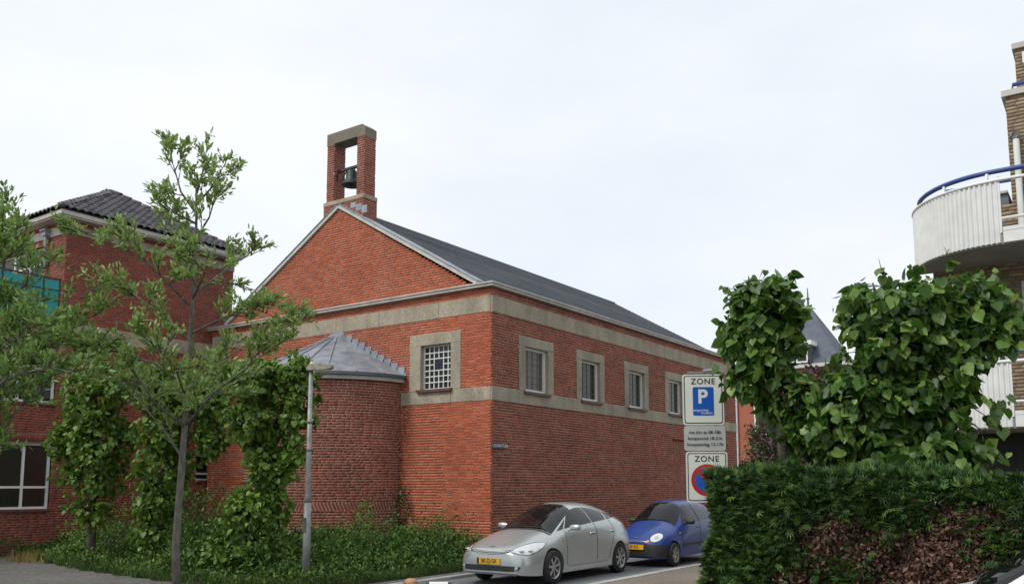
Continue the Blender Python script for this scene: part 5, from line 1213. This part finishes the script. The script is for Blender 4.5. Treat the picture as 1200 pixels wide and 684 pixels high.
def small_car(name, label, paint, bump, plate_s=None, group=None):
    class C2(Car): track = .66; spokes = 6; spw = (.035, .025); rimm = mat('grey hubcap', (.28,.26,.24), (.36,.34,.31), rough=.45, metal=.4)
    c = C2(name, label, 'car', 3.5,
     [(0,.56),(.03,.61),(.12,.67),(.3,.77),(.55,.875),(.8,.945),(.93,.985),(1.15,1.14),(1.4,1.31),(1.62,1.42),(1.9,1.475),(2.2,1.487),(2.7,1.475),(3.1,1.42),(3.3,1.32),(3.4,1.12),(3.46,.9),(3.5,.6)],
     [(0,.42),(.02,.50),(.07,.575),(.16,.645),(.3,.695),(.55,.73),(1.,.742),(2.,.748),(3.,.74),(3.3,.70),(3.45,.62),(3.5,.56)],
     [(0,.7),(1.,.86),(2,.90),(3,.93),(3.5,.93)], .25, .2, (.62, 2.96), .27, paint, crown=3.6)
    c.patch('windscreen', [(.97,-.585),(.97,0),(.97,.585),(1.2,.555),(1.45,.50),(1.58,.465),(1.63,.25),(1.64,0),(1.63,-.25),(1.58,-.465),(1.45,-.50),(1.2,-.555)], 'top', CGLASS, .005)
    for sg_ in (-1, 1):
        c.patch('door_window', [(1.22,.96),(1.4,.975),(2.05,.99),(2.05,1.37),(1.78,1.375),(1.62,1.33),(1.42,1.18)], 'side', CGLASS, .005, sg_); c.patch('door_window', [(2.12,.995),(2.75,1.01),(2.72,1.2),(2.6,1.35),(2.12,1.375)], 'side', CGLASS, .005, sg_)
        c.patch('quarter_window', [(2.82,1.02),(3.18,1.04),(3.12,1.22),(2.98,1.3),(2.8,1.32)], 'side', CGLASS, .005, sg_)
        c.line('door_gap', [(1.16,.93),(1.08,.7),(1.06,.3)], 'side', PLAST, .005, sg_); c.line('door_gap', [(2.085,1.39),(2.09,.96),(2.09,.28)], 'side', PLAST, .005, sg_); c.line('door_gap', [(2.80,1.0),(2.78,.8),(2.62,.55),(2.5,.3)], 'side', PLAST, .005, sg_); c.line('bonnet_gap', [(.22,.70),(.5,.83),(.85,.93)], 'side', PLAST, .003, sg_)
        c.patch('side_moulding', [(1.1,.50),(2.5,.50),(2.5,.44),(1.1,.44)], 'side', bump, .008, sg_, res=.08)
        for hx in (1.95, 2.68):
            q, nn = c.cast('side', hx, .84, sg_); g = G(); g.tube([q+Vector((-.07,0,0)), q+Vector((-.05,0,0))+nn*.025, q+Vector((.05,0,0))+nn*.025, q+Vector((.07,0,0))], .012, 6); c.build(g, 'door_handle', PLAST, smooth=True)
        c.mirror(1.34, .99, .70 if sg_ < 0 else .60, PLAST if bump is PLAST else paint, sg_)
        # round headlamp on the wing
        R_ = .098; q, nn = c.cast('front', .47*sg_, .665, 1)
        ctr = (.47*sg_, .655)
        hl = c.patch('headlight', [(ctr[0]+R_*1.1*cos(a), ctr[1]+R_*.92*sin(a)) for a in [2*pi*i/20 for i in range(20)]], 'front', LAMPC, .008, res=.03)
        c.patch('lamp_reflector', [(ctr[0]+.045*cos(a), ctr[1]+.04*sin(a)) for a in [2*pi*i/12 for i in range(12)]], 'front', CHROME, .012, res=.03, par=hl)
        c.patch('indicator', [(.335*sg_+.035*cos(a), .575+.03*sin(a)) for a in [2*pi*i/10 for i in range(10)]], 'front', ORANGE, .014, res=.03)
        q, nn = c.cast('side', 1.0, .74, sg_); g = G(); g.tube([q+Vector((-.03,0,0)), q+Vector((.03,0,0))], .014, 6); c.build(g, 'side_repeater', ORANGE)
    c.patch('bumper', [(-.60,.50),(-.3,.515),(.3,.515),(.60,.50),(.62,.36),(.55,.24),(-.55,.24),(-.62,.36)], 'front', bump, .03, res=.04)
    for sg_ in (-1, 1): c.patch('bumper_corner', [(.03,.50),(.30,.50),(.29,.40),(.28,.24),(.05,.24)], 'side', bump, .012, sg_, res=.04)
    c.patch('upper_grille', [(-.28,.57),(.28,.57),(.25,.545),(-.25,.545)], 'front', PLAST, .005, res=.04)
    c.line('bonnet_gap', [(-.36,.60),(0,.585),(.36,.60)], 'front', PLAST, .004)
    q, nn = c.cast('top', .10, 0, 1); g = G(); g.lathe([(.001,.006),(.04,.006),(.045,0)], q, 14); c.build(g, 'badge', CHROME)
    for y0_, y1_ in ((.4,-.1),(-.12,-.45)):
        P_ = []
        for k_ in range(6):
            q, nn = c.cast('top', .99+.03*sin(k_*.6), y0_+(y1_-y0_)*k_/5, 1); P_.append(q+nn*.016)
        g = G(); g.tube(P_, .007, 5); c.build(g, 'wiper', PLAST)
    if plate_s: plate(c, -.26, .26, .395, .505, -.045, plate_s, 'CENTER')
    return c
mz = small_car('parked_car', 'small blue hatchback with black bumper parked behind the silver car', PAINT_B, PLAST, 'NP-RX')
g = G(); mz.place(16.52*K-.62, 7.63*K+.66, .0)
wc = small_car('parked_car', 'white car with only bonnet and windscreen showing in the bottom right corner', PAINT_W, PAINT_W)
wc.place(7.85, 2.08, -pi/2); wc.t.scale = (1.11, 1.11, 1.11)

# ------------------------------------------------------------------ toddler with ginger hair at the bottom edge
def skin_figure(joints, edges, name, m, par, sub=2):
    me = bpy.data.meshes.new(name); me.from_pydata([j[0] for j in joints], edges, []); o = bpy.data.objects.new(name, me); COL.objects.link(o); o.modifiers.new('s', 'SKIN')
    sv = me.skin_vertices[0].data
    for i, j in enumerate(joints): sv[i].radius = (j[1], j[1]) if not hasattr(j[1], '__len__') else j[1]
    sv[0].use_root = True; o.modifiers.new('u', 'SUBSURF').levels = sub; bpy.context.view_layer.update()
    m2 = bpy.data.meshes.new_from_object(o.evaluated_get(bpy.context.evaluated_depsgraph_get())); V = [tuple(v.co) for v in m2.vertices]; F = [tuple(p.vertices) for p in m2.polygons]; bpy.data.objects.remove(o)
    return mesh_obj(name, V, F, m, par, k=1, local=True, smooth=True)
SKIN = mat('skin', (.50,.28,.20), (.56,.33,.24), rough=.55); HAIR = mat('ginger hair', (.20,.085,.035), (.52,.30,.15), rough=.5, rnd=.7, scale=30)
CLO = mat('navy jersey', (.02,.025,.05), (.035,.04,.07), rough=.9)
pt = at(481.5, 676.8, 8.1); HT = .90
k_d = 9.2
pt = at(481.5, 676.8, k_d/1.0); ztop = pt.z*K
kid = empty('person', (pt.x, pt.y, 0), 'small child with ginger hair, only the crown of the head above the bottom edge', 'person')
hs_ = ztop/.78
def J(x, y, z, r): return ((x*hs_, y*hs_, z*hs_), r*hs_)
jt = [J(0,0,.34,.062), J(0,0,.44,.062), J(0,0,.54,.058), J(0,0,.585,.026), J(0,0,.63,.05), J(0,0,.69,.085), J(0,0,.745,.06),
      J(0,.075,.545,.028), J(0.03,.115,.43,.022), J(.07,.12,.34,.016), J(0,-.075,.545,.028), J(-.02,-.115,.43,.022), J(.02,-.13,.34,.016),
      J(0,.04,.31,.045), J(.03,.045,.18,.034), J(.0,.045,.04,.024), J(.06,.05,.018,.022), J(0,-.04,.31,.045), J(-.03,-.045,.18,.034), J(-.07,-.045,.045,.024), J(-.02,-.05,.018,.022)]
for i_, (bx_, by_) in enumerate(((.07,.12),(.02,-.13))):
    pass
ed = [(0,1),(1,2),(2,3),(3,4),(4,5),(5,6),(2,7),(7,8),(8,9),(2,10),(10,11),(11,12),(0,13),(13,14),(14,15),(15,16),(0,17),(17,18),(18,19),(19,20)]
for hb, (hx_, hy_) in ((9, (.07,.12)), (12, (.02,-.13))):
    for f_ in range(5):
        n_ = len(jt); o_ = (f_-2)*.009; l_ = (.026, .036, .04, .036, .028)[f_]; jt.append(J(hx_+.008+o_*.5, hy_+o_, .325, .006)); jt.append(J(hx_+.016+o_*.6, hy_+o_*1.2, .32-l_, .005)); ed += [(hb, n_), (n_, n_+1)]
body_ = skin_figure(jt, ed, 'body', SKIN, kid)
skin_figure([J(0,0,.33,.075), J(0,0,.44,.072), J(0,0,.545,.066), J(0,.08,.548,.036), J(.03,.118,.43,.03), J(.066,.121,.365,.024), J(0,-.08,.548,.036), J(-.02,-.118,.43,.03), J(.015,-.131,.365,.024)], [(0,1),(1,2),(2,3),(3,4),(4,5),(2,6),(6,7),(7,8)], 'jersey', CLO, kid)
skin_figure([J(0,0,.345,.07), J(0,.042,.30,.054), J(.03,.046,.18,.042), J(.0,.046,.06,.034), J(0,-.042,.30,.054), J(-.03,-.046,.18,.042), J(-.068,-.046,.07,.034)], [(0,1),(1,2),(2,3),(0,4),(4,5),(5,6)], 'trousers', mat('blue denim', (.05,.07,.12), (.08,.10,.16), rough=.9), kid)
n_ = 2600; d_ = rn(n_); d_ /= np.linalg.norm(d_, axis=1, keepdims=True); d_ = d_[(d_[:, 2] > -.1) | (d_[:, 0] > .1)]; n_ = len(d_)
P = np.array([0, 0, .695*hs_])+d_*np.array([.098, .088, .088])*hs_; tg = np.stack([d_[:, 0]*.3+.25, d_[:, 1]*.4, -1+d_[:, 2]*.2], 1)+rn(n_, .2)
TV = T_BLADE[0]*np.array([2.2, 1, .3]); R3 = basis(tg, d_); V = np.einsum('nij,kj->nki', R3, TV)*.05+P[:, None, :]; F = (np.arange(n_)[:, None, None]*5+T_BLADE[1][None]).reshape(-1, 3)
G().lathe([(.001,.79),(.05,.783),(.085,.75),(.097,.70),(.09,.65),(.07,.62)], (0, 0, 0), 20)
hcap = mesh_obj('hair', [(r*cos(a)*1.05*hs_, r*sin(a)*hs_, z*hs_) for r, z in ((.002,.78),(.045,.774),(.075,.75),(.088,.705),(.084,.665)) for a in [2*pi*i/20 for i in range(20)]], [(i*20+j, i*20+(j+1) % 20, i*20+20+(j+1) % 20, i*20+20+j) for i in range(4) for j in range(20)], HAIR, kid, k=1, local=True, smooth=True)
st_ = mesh_obj('hair_strands', V.reshape(-1, 3), F, HAIR, kid, k=1, local=True, kind='stuff')
for sg_ in (-1, 1):
    mesh_obj('eye', *(lambda g: (g.v, g.f))(G().lathe([(.001,.010*hs_),(.008*hs_,.006*hs_),(.010*hs_,0),(.001,-.01*hs_)], (-.079*hs_, sg_*.032*hs_, .69*hs_), 10)), DARK, kid, k=1, local=True)
    mesh_obj('ear', *(lambda g: (g.v, g.f))(G().lathe([(.001,.018*hs_),(.010*hs_,.01*hs_),(.012*hs_,0),(.001,-.016*hs_)], (0, sg_*.088*hs_, .68*hs_), 10)), SKIN, kid, k=1, local=True)
mesh_obj('nose', *(lambda g: (g.v, g.f))(G().lathe([(.001,.014*hs_),(.009*hs_,0),(.001,-.008*hs_)], (-.09*hs_, 0, .672*hs_), 8)), SKIN, kid, k=1, local=True)
mesh_obj('mouth', *(lambda g: (g.v, g.f))(G().tube([(-.079*hs_, -.018*hs_, .65*hs_), (-.085*hs_, 0, .647*hs_), (-.079*hs_, .018*hs_, .65*hs_)], .004*hs_, 6)), mat('lips', (.4,.13,.11), rough=.5), kid, k=1, local=True)
kid.rotation_euler = (0, 0, radians(200))
